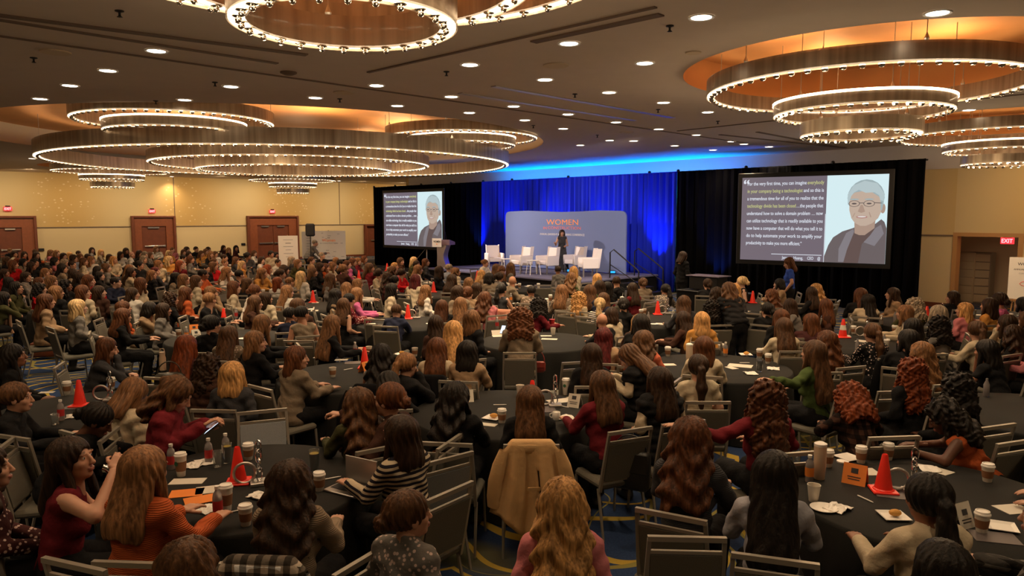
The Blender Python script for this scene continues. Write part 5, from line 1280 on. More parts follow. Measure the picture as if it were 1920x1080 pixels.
AUTO = """1376 545 lL ds|1332 578 kF ks|1395 531 wU kt|1433 548 aW cp|1460 533 kB ts|1506 550 dL ks|1528 543 lW ks|1547 575 aL is|1535 604 aM qs|1480 575 dM gs|1438 583 kU ks|1326 534 dU ks|1342 553 dW ks|1612 555 aL ks|1626 566 kR cs
1656 590 hM cs|1711 575 gF es|1801 581 lM ps|1814 558 dL ks|1851 574 dM ys|1872 565 dU Pe|1916 572 kB gs|1886 608 dM cs|1897 629 dW ks|1830 621 bP cs|1757 612 kF gs|1709 616 kO ks|1700 640 kB ks|1757 590 gB gp|1714 560 dL ts|1945 640 aW ps|1925 600 bL cs
1120 524 lL ds|1156 529 dS ks|1185 543 dL ms|1205 532 bU as|1247 544 kP dd|1215 568 kU ks|1149 562 bM ns|1131 572 wP wS|1147 592 dB cs|1295 571 bL ds|1090 560 lC cs|1242 610 kO ks|1280 600 dL is|1074 600 dX ks|1102 538 kM ks|1056 548 hL fs
910 494 hT ws|904 515 lL ts|916 502 bM ks|918 522 kB as|937 521 dT gs|961 528 dX az|991 516 bM ks|1002 510 aU ws|1046 507 dS gz|1076 510 lM cs|1072 522 hW zf|1057 533 dM zf|941 545 kP dt|996 547 kS af|895 542 dM as|911 562 aW ps|1010 572 kF ms|1105 548 bL nz|980 505 bM gs
684 486 aM gs|667 499 aL Ps|700 491 hL ms|694 503 bL ms|711 514 dU cs|752 491 bM is|741 500 lL ps|737 508 bW ks|777 490 wM es|782 496 dU ks|799 492 aM ds|785 506 hL ws|754 513 dU rs|780 527 mM cs|825 509 dM ks|872 502 gS bs|855 510 hW cs|843 523 dL is|728 521 dW qs|741 527 kT ds|736 543 kM cs|800 546 hL ws|880 532 hM cs|726 562 kS mf|857 549 dM as|873 552 aU ts|795 572 aO ks|861 574 hO ks|744 584 bS ns|672 533 hM ws|671 553 hL Ps|645 574 bL kt|567 590 kS at|625 610 hO ks|533 577 bL is|817 610 dL is|885 599 hM ks|850 622 lO ks
484 475 bM ws|509 477 kU cs|518 479 kM ks|465 481 kT ds|491 489 dM ws|522 493 dS ws|457 497 wM ys|548 488 gM ds|560 494 hM es|585 489 bU ts|601 501 dM ks|631 490 hM bs|622 503 aL os|636 501 hM cs|645 506 hU is|651 496 kS ks|662 492 aM ds|503 505 rM cs|493 513 hL ys|534 507 dL is|527 514 dU gs|588 511 bM ks|566 520 wO ws|522 531 rM ws|551 529 hS gf|540 548 hO ws|479 547 aU ws|609 538 hL ws|621 524 bL gs|632 554 kL ts|473 572 bL is|465 532 bM ks|604 480 gS ks|440 540 aM cs|500 560 dM cs
227 478 dM ws|237 471 dB ks|247 478 gX ws|262 477 dM ks|266 479 gM ks|270 487 gB as|296 477 bM gf|294 467 hM ws|317 475 wB ys|324 469 hS ps|318 488 wM ys|345 474 bM cs|351 469 dM ks|355 478 dM ds|368 468 dS ks|378 476 bL ys|383 472 hM ys|390 469 dM ks|396 478 hM ks|404 477 bM ws|420 466 dM qs|429 470 lM ks|443 466 kM qs|414 483 dS cs|345 485 kS cs|360 486 aM gs|341 494 gS ws|350 506 kS ks|331 521 kL as|346 525 hM cs|422 493 hS ws|402 492 bS rs|398 500 bM rs|443 489 bM ds|426 511 hL ws|382 515 kS os|397 526 bM cs|255 511 dL cs|262 498 kT ks|278 506 hL as|286 516 hL ks|300 508 mS ds|257 533 aM cs|250 552 dL ws|350 551 aL os|397 549 hM ts|394 563 hS ks|322 562 dF ks|308 582 dM gz|233 578 aM os|272 580 kB tz|398 610 kU ks|494 610 hL ks|523 590 kS ns|232 594 aL ks|325 500 rM ms|298 496 hM cs|452 520 kS ks
8 477 bM cs|19 471 hS ks|28 477 dM cs|47 478 dM os|56 473 bS os|69 479 dL ks|96 475 hM ps|107 476 hB os|120 481 dM os|137 479 lM gs|148 476 dS rs|151 484 hM ks|164 481 dM ks|173 470 dM wS|190 474 lM as|206 483 bM ws|14 489 bM ks|30 492 rB ys|44 502 dM ks|65 494 kB ks|73 506 kM ks|86 492 kM as|105 489 kM ps|146 489 hM ws|158 491 bM cs|181 497 dS gs|200 503 bL gs|214 488 lM cs|10 513 dM rs|26 497 aM rs|118 504 kL as|86 512 hM bs|138 514 dM as|150 522 dL ks|188 518 kM ks|168 527 aL rs|218 530 kS ns|32 541 kM es|63 543 kF re|98 529 hM ks|88 566 aL tz|107 549 hM ks|140 540 kF ks|157 549 aM cs|148 577 wM gs|75 530 aM ks|18 530 kM ks|122 494 gM ks|133 486 dM bs|50 520 dM gs|185 508 kB ds|8 560 kM es|170 545 dM is"""
for it in AUTO.replace('\n', '|').split('|'):
    a = it.split(); 
    if a[3][0] not in TOPC: a[3] = 'a' + 'f'
    seat(int(a[0]), int(a[1]), a[2], a[3], skin=random.choice('11110223' if a[2][0] in 'kd' else '1110'))
# ---- labels that single each guest out
ORD = ['leftmost', 'second', 'third', 'fourth', 'fifth', 'sixth', 'seventh']
from collections import defaultdict
g = defaultdict(list)
for r in near_rows:
    if r['auto']: g[r['lb']].append(r)
for lb, rs in g.items():
    if len(rs) > 1:
        rs.sort(key=lambda r: r['px'])
        for i, r in enumerate(rs):
            w_ = ('left one', 'right one') if len(rs) == 2 else tuple(['%s from left' % ORD[i] if i else 'leftmost' for i in range(len(rs))])
            r['lb'] = lb + ', ' + w_[i]; r['o']['label'] = r['lb']
# ---- a chair under every guest whose chair can be made out; the crowded far rows share one object
far_b = MB(); nch = 0
for i, r in enumerate(sorted(near_rows, key=lambda r: r['d'])):
    q, by = r['q'], r['by']
    c = q - Matrix.Rotation(R(by), 3, 'Z') @ Vector((0, .01 if r['pose'] not in ('bowed', 'chin') else -.02, 0))
    if nch < 215:
        chair(c.x, c.y, R(by), ' '.join(('chair of the ' + r['lb']).split()[:16]), 'occupied banquet chairs', detail=r['d'] < 17.5); nch += 1
    else:
        far_b.add([v.co.copy() for v in CHJ.vertices], [list(p.vertices) for p in CHJ.polygons], Matrix.Translation((c.x, c.y, 0)) @ Matrix.Rotation(R(by), 4, 'Z'))
if far_b.v:
    o = far_b.obj('distant_chairs', M['chairpad']); tag(o, 'mass of banquet chairs mostly hidden among the farthest guests', 'chairs', None, 'stuff')
# ---- empty chairs: pixel of the top rail's middle, yaw of the sitter
EC = [(492, 772, 158, 1, 'empty blue grey chair facing the front left table beyond the cone'), (1288, 1010, 3, 0, 'empty grey chair at the bottom edge right of the aisle'), (1682, 735, -8, 0, 'empty grey chair beside the red curls, facing away'), (1545, 700, -4, 0, 'empty grey chair behind the green sweater'),
      (705, 600, 12, 0, 'empty grey chair left of the navy suited guest'), (1085, 680, -15, 0, 'empty grey chair by the orange pen'), (1295, 598, 6, 0, 'empty grey chair behind the mustard sweater guest'), (250, 1058, 4, 0, 'empty dark chair at the bottom left corner'),
      (680, 1050, -60, 0, 'empty grey chair at the bottom between plaid coat and grey top'), (842, 860, -40, 1, 'blue grey chair seen edge on beside the leather handbag'), (1720, 700, 10, 0, 'empty grey chair toward the striped cone table'), (1510, 570, 14, 0, 'empty grey chair below the large screen, left of pair'),
      (1548, 562, 8, 0, 'empty grey chair below the large screen, right of pair'), (1405, 588, 40, 0, 'empty chair turned sideways below the large screen'), (20, 820, 20, 0, 'empty dark chair at the left edge behind plum speckled top'), (1905, 830, -20, 0, 'empty dark chair at the right edge beyond the front table'),
      (1018, 535, 2, 0, 'empty grey chair below the banner beside the grey suit'), (335, 545, -15, 0, 'empty grey chair behind the laptop table'), (560, 640, 0, 0, 'empty grey chair left of the cone table')]
for px, py, yw, bl, lb in EC:
    P = at(px, py, .93); o = Matrix.Rotation(R(-yw), 3, 'Z') @ Vector((0, -.34, 0)); chair(P.x - o.x, P.y - o.y, R(-yw), lb, 'empty banquet chairs', True, bool(bl))
# ---- people on their feet
def stander(px, py, hs, tc_, kind, pose, yaw, hy, skin, label, z=0, sc=1.0, d=None):
    p0 = POSES[pose](0); hc = p0['hc'] * sc; H = at(px, py, z + hc[2]) if d is None else atd(px, py, d); by = -yaw
    o = Matrix.Rotation(R(by), 3, 'Z') @ Vector((hc[0], hc[1], 0))
    return person(H.x - o.x, H.y - o.y, z, R(by), hs[0], hs[1], tc_, kind, pose, hy, skin, label, sc, None)
stander(1054, 434.5, 'dB', 'd', 'dress', 'speak', 178, 0, '1', 'person in a long dark dress presenting on the stage, one hand raised', SZ, .93, 26.9)
stander(1281, 500, 'dM', 'k', 'z', 'stand', 60, 0, '1', 'standing person in black jacket holding a paper cup by the stage steps', 0, 1.02, 20.0)
stander(1478, 509, 'aM', 'u', 'e', 'stand', -75, 0, '1', 'standing person in bright blue top below the large screen', 0, 1.0, 17.6)
stander(591, 454, 'gS', 'g', 'z', 'draw', 70, 0, '1', 'grey jacketed person leaning in to draw on the white board', 0, 1.05, 30.5)
stander(1364, 570, 'bW', 'k', 'v', 'bend', -10, 0, '1', 'person in padded black vest bending beside a table, cream sleeves', 0, 1.0, 12.2)
# ---------------------------------------------------------------- things on the tables
M['paper'] = mat('paper', (0.62, 0.58, 0.50), .8); M['cupw'] = mat('paper_cup', (0.66, 0.61, 0.53), .55); M['lidw'] = mat('cup_lid', (0.78, 0.75, 0.70), .35); M['kraft'] = mat('kraft_sleeve', (0.24, 0.11, 0.05), .8)
M['cone'] = mat('red_cone', (0.85, 0.03, 0.015), .4, emit=(.9, .03, .015), es=.0); M['conew'] = mat('cone_band', (0.8, 0.76, 0.66), .5); M['orange_card'] = mat('orange_card', (0.75, 0.22, 0.03), .6); M['glass'] = mat('clear_glass', (0.9, 0.92, 0.9), .05, trans=.9)
M['plastic'] = mat('clear_plastic', (0.55, 0.5, 0.5), .12, trans=.6); M['redlabel'] = mat('red_label', (0.45, 0.03, 0.03), .4); M['green_mark'] = mat('green_mark', (0.03, 0.12, 0.06), .6); M['tea'] = mat('yellow_drink', (0.45, 0.33, 0.05), .15); M['food'] = mat('pastry', (0.55, 0.27, 0.05), .7, noise=.3, nscale=60, bump=.5)
M['cola'] = mat('dark_drink', (0.02, 0.008, 0.006), .1); M['folder'] = mat('dark_folder', (0.09, 0.075, 0.075), .5); M['redfolder'] = mat('maroon_folder', (0.17, 0.035, 0.02), .6); M['screen_on'] = mat('phone_screen', (0, 0, 0), .3, emit=(.75, .85, 1), es=1.3); M['tumb'] = mat('cream_tumbler', (0.55, 0.42, 0.30), .4)
_mc = {}
def cm(k, f):
    if k not in _mc: _mc[k] = f()
    return _mc[k]
def lm_(prof, m, seg=16, c=(0, 0, 0), s=40, n='mesh'):
    b = MB(); b.lathe(prof, seg, c); return b.mesh(n, m, s)
used = defaultdict(int)
def tname(P):
    k, d = near_table(P); return TABLES[k][2], side_of(P, TP[k]), d
def lab(what, P, tail=True):
    t, s, d = tname(P); l = '%s, %s of %s' % (what, 'center' if d < .22 else s, t); used[l] += 1
    return l if used[l] == 1 else '%s, %s of %s, %s' % (what, s, t, {2: 'second one', 3: 'third one', 4: 'fourth one'}.get(used[l], 'another'))
def onT(px, py): return at(px, py, TZ)
def cup(px, py, big=0, lid=1, sleeve=1, mark=0, label=None, P=None):
    P = P or onT(px, py); h = .16 if big else .115; o = newobj('coffee_cup', cm(('cup', big), lambda: lm_([(.028, 0), (.030, .004), (.043, h), (.0445, h), (.0445, h + .003), (.041, h + .002), (.029, .01), (0, .01)], M['cupw'], 20)), None, (P.x, P.y, TZ + .001))
    tag(o, label or lab(('tall ' if big else '') + 'white paper cup' + (' with lid' if lid else ' without lid'), P), 'cup', 'paper cups on the tables')
    if lid: newobj('lid', cm(('lid', big), lambda: lm_([(.0465, h - .002), (.0465, h + .006), (.042, h + .010), (.040, h + .022), (.034, h + .023), (.033, h + .018), (0, h + .018)], M['lidw'], 20)), o)
    if sleeve: newobj('sleeve', cm(('slv', big), lambda: lm_([(.0335 + .002, h * .28), (.0405 + .0015, h * .74)], M['kraft'], 20)), o)
    if mark: b = MB(); b.lathe([(0, 0), (.018, 0), (.018, .002), (0, .002)], 12, M4=Matrix.Translation((0, -.0405, h * .66)) @ Matrix.Rotation(R(90), 4, 'X')); b.obj('green_emblem', M['green_mark'], o); o.rotation_euler.z = R(-25)
    return o
def cone(px, py, label, tilt=0, striped=False, sc=1.0):
    P = onT(px, py); root = empty('traffic_cone', (P.x, P.y, TZ + .001), R(tilt), label, 'cone', 'small red traffic cones on the tables'); root.scale = (sc,) * 3
    newobj('base', cm('cbase', lambda: (lambda b: (b.box((0, 0, .008), (.17, .17, .016), ch=.005), b.mesh('base', M['cone']))[1])(MB())), root)
    newobj('cone', cm('cbody', lambda: lm_([(.072, .014), (.070, .02), (.060, .026), (.020, .262), (.016, .27), (.012, .262), (.012, .255), (0, .255)], M['cone'], 24)), root)
    if striped: newobj('pale_band', lm_([(.0465, .115), (.0345, .185)], M['conew'], 24), root)
def trophy(px, py, label, yaw=0, links=True):
    P = onT(px, py); root = empty('chain_trophy', (P.x, P.y, TZ + .001), R(yaw), label, 'trophy', 'metal chain link centrepieces')
    newobj('base', cm('tb', lambda: (lambda b: (b.box((0, 0, .014), (.13, .12, .028), ch=.004), b.mesh('base', M['steel']))[1])(MB())), root)
    def link_(tw):
        b = MB(); pts = [(.022 * math.cos(a) , 0, .034 * math.sin(a) + (.014 if math.sin(a) > 0 else -.014)) for a in [2 * math.pi * k / 14 for k in range(14)]]
        b.tube(pts, .0065, 6, closed=True); return b.mesh('chain_link', M['chrome'], 60)
    lk = cm('lk', lambda: link_(0))
    for k in range(4): newobj('chain_link', lk, root, (0.0, 0, .075 + k * .068), R(90 * (k % 2) + 15 * k))
    def ring():
        b = MB(); b.tube([(.075 * math.cos(a), 0, .075 * math.sin(a)) for a in [2 * math.pi * k / 20 for k in range(20)]], .011, 8, closed=True); return b.mesh('ring', M['steel'], 60)
    newobj('ring', cm('rg', ring), root, (-.10, .02, .088))
def bottle(px, py, m='plastic', lab_m='redlabel', label=None, h=.2, nm_='water_bottle'):
    P = onT(px, py); b = MB(); b.lathe([(.028, 0), (.031, .006), (.031, h * .62), (.026, h * .76), (.0125, h * .86), (.0125, h * .92)], 16); o = b.obj(nm_, M[m], smooth=40, loc=(P.x, P.y, TZ + .001)); tag(o, label or lab('small plastic bottle with white cap', P), 'bottle', 'plastic bottles on the tables')
    b = MB(); b.lathe([(.0315, h * .22), (.0315, h * .55)], 16, cap=False); b.obj('bottle_label', M[lab_m], o); b = MB(); b.lathe([(.0155, h * .9), (.0155, h)], 12); b.obj('cap', M['lidw'], o); return o
def sheet(px, py, w_, d, yaw, m='paper', nm_='paper_sheet', what='white paper sheet', cat='paper', z=0, th=.003, label=None, group='papers on the tables'):
    P = onT(px, py); b = MB(); b.box((0, 0, th / 2), (w_, d, th)); o = b.obj(nm_, M[m], loc=(P.x, P.y, TZ + .001 + z), rz=R(yaw)); tag(o, label or lab(what, P), cat, group); return o, P
def tent(px, py, yaw, m='paper', w_=.15, h=.14, label=None, mark=1):
    P = onT(px, py); b = MB(); t = .003
    for s in (-1, 1): b.add([(x, s * (.055 * (1 - k) + .002), k * h + e_ * 0) for k in (0, 1) for x in (-w_ / 2, w_ / 2)] + [(x, s * (.055 * (1 - k) - .001), k * h) for k in (0, 1) for x in (-w_ / 2, w_ / 2)] if False else
        [(-w_ / 2, s * .057, 0), (w_ / 2, s * .057, 0), (w_ / 2, s * .002, h), (-w_ / 2, s * .002, h), (-w_ / 2, s * .053, 0), (w_ / 2, s * .053, 0), (w_ / 2, -s * .001, h - .004), (-w_ / 2, -s * .001, h - .004)], [[0, 1, 2, 3], [7, 6, 5, 4], [0, 4, 5, 1], [1, 5, 6, 2], [3, 7, 4, 0]])
    o = b.obj('tent_card', M[m], loc=(P.x, P.y, TZ + .001), rz=R(yaw)); tag(o, label or lab('folded tent card', P), 'card')
    if mark: b = MB(); yy = lambda z: -.0565 + .055 * z / h; b.add([(x, yy(z), z) for z0_, z1_, w__ in ((.078, .112, .024), (.05, .056, .045), (.034, .040, .04)) for x, z in ((-w__, z0_), (w__, z0_), (w__, z1_), (-w__, z1_))], [[0, 1, 2, 3], [4, 5, 6, 7], [8, 9, 10, 11]]); b.v = [(x, y - .003, z) for x, y, z in b.v]; b.obj('printed_block', M['ink'], o)
    return o
def plate(px, py, square=True, food=True, label=None):
    P = onT(px, py); b = MB()
    if square: b.add([(sx * a, sy * a, z) for z, a in ((0, .06), (.012, .082), (.016, .082), (.006, .058)) for sx, sy in ((-1, -1), (1, -1), (1, 1), (-1, 1))], [[3, 2, 1, 0], [12, 13, 14, 15]] + [[r * 4 + j, r * 4 + (j + 1) % 4, r * 4 + 4 + (j + 1) % 4, r * 4 + 4 + j] for r in range(3) for j in range(4)])
    else: b.lathe([(.06, 0), (.09, .012), (.09, .015), (.055, .005), (0, .005)], 24)
    o = b.obj('plate', M['lidw'], loc=(P.x, P.y, TZ + .001), rz=R(random.uniform(-30, 30))); tag(o, label or lab('small white plate' + (' with pastry' if food else ''), P), 'plate', 'small white plates')
    if food:
        q = MB(); q.sphere((0, 0, .03), (.04, .03, .022), 12, 8); f = q.obj('pastry', M['food'], smooth=60, loc=(P.x + .01, P.y, TZ + .002)); tag(f, lab('golden pastry piece on small plate', P), 'food', 'pastries on plates')
def napkin(px, py, label=None, s=1.0):
    P = onT(px, py); b = MB(); n = 7; vs = []; rr = random.Random(px)
    for j in range(n):
        for i in range(n):
            x, y = (i / (n - 1) - .5) * .15 * s, (j / (n - 1) - .5) * .12 * s; vs.append((x + rr.uniform(-.008, .008), y + rr.uniform(-.008, .008), .004 + rr.random() * .028 * (1 - abs(i - 3) / 4)))
    b.add(vs, [[j * n + i, j * n + i + 1, (j + 1) * n + i + 1, (j + 1) * n + i] for j in range(n - 1) for i in range(n - 1)])
    o = b.obj('napkin', M['lidw'], loc=(P.x, P.y, TZ + .003), rz=R(rr.uniform(0, 180))); md = o.modifiers.new('t', 'SOLIDIFY'); md.thickness = .004; tag(o, label or lab('crumpled white napkin', P), 'napkin', 'crumpled napkins')
def tumbler(px, py, m='tumb', h=.24, r=.040, label=None, straw=0, handle=0):
    P = onT(px, py); b = MB(); b.lathe([(r * .8, 0), (r * .85, .004), (r, h * .35), (r * 1.02, h * .92), (r * .95, h * .97)], 20); o = b.obj('tumbler', M[m], smooth=40, loc=(P.x, P.y, TZ + .001)); tag(o, label or lab('tall tumbler', P), 'tumbler')
    b = MB(); b.lathe([(r * 1.05, h * .93), (r * 1.05, h), (r * .5, h + .012), (0, h + .012)], 20); b.obj('lid', M['lidw' if m != 'darkmetal' else 'darkmetal'], o, smooth=40)
    if straw: b = MB(); b.tube([(.01, 0, h), (.02, 0, h + .09)], .004, 6); b.obj('straw', M['lidw'], o)
    if handle: b = MB(); b.tube([(-r, 0, h * .8), (-r - .035, 0, h * .78), (-r - .035, 0, h * .5), (-r, 0, h * .45)], .007, 6); b.obj('handle', M[m], o)
def glassy(px, py, label, fill=None, h=.13, r=.035):
    P = onT(px, py); b = MB(); b.lathe([(r * .8, 0), (r, h), (r * .94, h), (r * .76, .006), (0, .006)], 20); o = b.obj('drinking_glass', M['glass'], smooth=40, loc=(P.x, P.y, TZ + .001)); tag(o, label, 'glass')
    if fill: b = MB(); b.lathe([(r * .74, .008), (r * .90, h * .85), (0, h * .85)], 20); b.obj('drink', M[fill], o, smooth=40)
def pen(px, py, yaw, m='lidw', what='white pen'):
    P = onT(px, py); b = MB(); b.tube([(-.065, 0, .006), (.05, 0, .006), (.07, 0, .006)], [.005, .005, .002], 6); o = b.obj('pen', M[m], smooth=40, loc=(P.x, P.y, TZ + .001), rz=R(yaw)); tag(o, lab(what, P), 'pen', 'pens on the tables')
# cones and centrepieces
cone(447, 905, 'red traffic cone on the front left table', 12); cone(150, 761, 'red traffic cone on the left edge table', 5); cone(1656, 921, 'red traffic cone on the front right table', -10); cone(684, 690, 'red traffic cone on the left center table', 5)
cone(998, 762, 'red traffic cone on the middle front table, mostly hidden by a head', 0); cone(1580, 633, 'red traffic cone with a pale band, striped cone table', 0, True, 1.1)
for px, py, t in ((765, 598, 'lectern'), (1233, 590, 'stage steps'), (1411, 568, 'large screen'), (1737, 601, 'exit opening'), (420, 606, 'orange tent card'), (587, 567, 'loudspeaker'), (447, 550, 'double doors cone'), (813, 548, 'stage front'), (726, 508, 'small screen'), (673, 523, 'pink sweater'), (895, 524, 'first armchair'), (272, 572, 'left middle'), (418, 505, 'double doors'), (470, 510, 'easel poster')):
    if t in ('left middle', 'double doors', 'easel poster'): continue
    cone(px, py, 'red traffic cone on the %s table' % t)
trophy(487, 908, 'chrome chain trophy beside the cone, front left table', 20); trophy(208, 752, 'chrome chain trophy beside the cone, left edge table', 10); trophy(1712, 925, 'chrome chain trophy beside the cone, front right table', -10); trophy(1041, 762, 'chrome chain trophy on the middle front table', 0)
trophy(1625, 632, 'chrome chain trophy beside the pale banded cone', 0); trophy(782, 597, 'chrome chain trophy on the lectern table', 0); trophy(1252, 589, 'chrome chain trophy on the stage steps table', 0); trophy(1765, 602, 'chrome chain trophy on the exit opening table', 0)
# front left table
cup(340, 893, 1, mark=1); cup(397, 830 + 60, 0) if False else None
cup(425, 958, 1); cup(461, 985, 0); cup(466, 862, 0); cup(599, 920, 0)
bottle(392, 868); bottle(409, 970, h=.21); bottle(322, 880); bottle(424, 858, 'plastic', 'conew'); glassy(427, 868, 'yellow drink bottle shaped glass beside the cone, front left table', 'tea', .16); glassy(408, 876, 'short clear glass by the crumpled napkins, front left table')
napkin(364, 874); napkin(384, 868, s=1.1); napkin(486, 932); napkin(392, 956); sheet(350, 925, .22, .15, 15, 'orange_card', 'orange_flyer', 'bright orange flyer', 'flyer'); sheet(378, 938, .22, .15, 30, 'orange_card', 'orange_flyer', 'bright orange flyer', 'flyer', .004)
sheet(352, 903, .24, .12, 5); sheet(398, 918, .22, .15, 20); pen(441, 960, 35); pen(622, 898, 30); glassy(590, 882, 'tall clear glass held by a raised hand, front left table', 'tea', .16, .04)
P = onT(655, 920); b = MB(); b.box((0, 0, .009), (.30, .21, .016), ch=.004); o = b.obj('laptop', M['steel'], loc=(P.x, P.y, TZ + .001), rz=R(-30)); tag(o, 'open silver laptop under the hands of the striped sweater', 'laptop')
b = MB(); b.box((0, -.002, .018), (.26, .10, .003)); b.obj('keyboard', M['darkmetal'], o)
b = MB(); b.box((0, .13, .10), (.30, .008, .20), ch=.003); b.obj('laptop_screen', M['steel'], o)
# front right table
cup(1552, 875, 0); cup(1614, 868, 0); cup(1665, 862, 0); cup(1851, 903, 0); cup(1840, 998, 0); cup(1525, 940, 0, 0, 0, label='plain white paper cup without sleeve, left rim of front right table'); cup(1560, 872, 0) if False else None
tumbler(1536, 898, 'tumb', .27, .044, 'tall cream bottle with a loop lid on the front right table'); bottle(1517, 903, 'plastic', 'orange_card', 'small bottle with an orange label beside the tall cream bottle'); glassy(1493, 868, 'short clear glass behind the tall cream bottle', None, .09)
sheet(1618, 885, .22, .16, 0); sheet(1690, 925, .34, .26, -20, 'folder', 'dark_folder', 'dark folder under the cone', 'folder'); tent(1603, 905, -38, 'orange_card', .16, .14, 'orange and white tent card left of the cone, front right table'); tent(1800, 985, 25, 'paper', .13, .15, 'pale printed tent card beside the cup, front right table')
plate(1675, 970, True, True); plate(1545, 955, False, False); napkin(1572, 955, s=1.1); plate(1590, 860, True, False); napkin(1740, 880, s=1.1); sheet(1767, 885, .13, .12, 30, nm_='napkin_square', what='flat white napkin', cat='napkin'); plate(1878, 990, True, False); sheet(1900, 955, .2, .15, 10); sheet(1865, 1008, .25, .17, -15, 'folder', 'dark_folder', 'slim dark folder', 'folder'); pen(1622, 937, -70); pen(1782, 952, -20); plate(1500, 880, True, False)
b = MB(); b.lathe([(0, 0), (.045, 0), (.045, .012), (0, .02)], 20); P = onT(1580, 867); o = b.obj('cup_lid', M['lidw'], loc=(P.x, P.y, TZ + .001)); tag(o, 'loose white cup lid lying on the front right table', 'lid')
# middle front table
cup(941, 793, 0); cup(975, 742, 0, 0, 0); cup(1061, 740, 1, sleeve=0, mark=1); plate(924, 785); sheet(910, 796, .22, .09, -20, nm_='notebook', what='pale notebook with pen', cat='notebook'); sheet(1050, 752, .26, .16, 25); sheet(1085, 745, .22, .16, 40); tent(1078, 762, -30, 'paper', .13, .13); tent(873, 752, 12, 'paper', .16, .12, 'white card with a dark printed square beside the black curls'); sheet(1010, 768, .34, .24, 5, 'folder', 'dark_folder', 'dark folder under the chain trophy', 'folder')
glassy(890, 745, 'tall clear glass with straw beside the tan hooded sweater', None, .15); pen(937, 760, 5); pen(1056, 763, -40); napkin(1062, 785)
P = onT(1043, 787); b = MB(); b.lathe([(.03, 0), (.04, .03), (.038, .075), (.034, .08), (.034, .07), (0, .07)], 20); b.tube([(-.038, 0, .065), (-.062, 0, .055), (-.062, 0, .03), (-.04, 0, .02)], .006, 6); o = b.obj('mug', M['lidw'], smooth=40, loc=(P.x, P.y, TZ + .001)); tag(o, 'small white mug at the near rim of the middle front table', 'mug')
# left edge table
cup(126, 738, 0); cup(209, 730, 0); bottle(115, 788); glassy(104, 796, 'clear plastic glass at the near rim of the left edge table', None, .1); napkin(138, 782, s=.9); sheet(150, 763, .3, .22, -5, 'folder', 'dark_folder', 'dark folder under the cone', 'folder'); sheet(88, 736, .15, .08, 10)
P = at(306, 722, .80); 
# left center table
cup(624, 707, 0, 0); cup(692, 665, 0, 0); bottle(666, 668); sheet(643, 664, .38, .2, -3, 'redfolder', 'maroon_folder', 'maroon leather folder', 'folder'); sheet(640, 675, .17, .09, 3); pen(653, 693, 45); tent(686, 697, 60, 'orange_card', .16, .13, 'orange tent card against the cone, left center cone table'); plate(752, 665, False, True); cup(778, 668, 0, 0); sheet(668, 680, .3, .18, 10, 'folder', 'dark_folder', 'dark folder', 'folder'); napkin(597, 671)
# dark drink table
tumbler(1292, 680, 'tumb', .25, .045, 'tall cream tumbler with a straw, dark drink table', 1); cup(1252, 668, 0); sheet(1252, 684, .2, .13, 5, nm_='notebook', what='white notebook', cat='notebook'); P_ = onT(1424, 694); glassy(1424, 696, 'tall glass of dark cola on the dark drink table', 'cola', .16, .042); cup(1424, 672, 0); cup(1440, 682, 0); sheet(1388, 686, .3, .2, -25); plate(1398, 666); napkin(1450, 692, s=1.2); napkin(1407, 701, s=1.2); pen(1396, 681, 0); sheet(1372, 690, .1, .16, 20); cup(1352, 662, 0); bottle(1360, 668, 'plastic', 'orange_card')
# center table
sheet(938, 630, .26, .18, 10); tent(932, 628, 20, 'paper', .2, .08, None, 0); bottle(932, 616, h=.2); cup(1037, 628, 0, 0, 0); sheet(1030, 636, .25, .12, -10); tumbler(1012 + 8, 613, 'darkmetal', .24, .045, 'tall black tumbler on the center table'); sheet(1024, 630, .18, .1, 5, nm_='notebook', what='slim notebook', cat='notebook')
P = onT(1035, 613); b = MB(); b.lathe([(.035, 0), (.05, .13), (.052, .135), (0, .135)], 20); o = b.obj('red_cup', M['redlabel'], smooth=40, loc=(P.x, P.y, TZ + .001)); tag(o, 'red fast drink cup with straw on the center table', 'cup'); b = MB(); b.tube([(0, 0, .13), (.02, 0, .22)], .004, 5); b.obj('straw', M['lidw'], o)
# orange tent card table
tent(364, 624, 30, 'orange_card', .14, .14, 'orange tent card on the left middle table'); tent(367, 634, 50, 'paper', .14, .14, 'white tent card with dark print, orange tent card table'); bottle(350, 636, 'plastic', 'orange_card'); cup(335, 632, 0, 0); plate(458, 636, False, False); napkin(345, 640); bottle(443, 597); sheet(385, 596, .16, .1, 0)
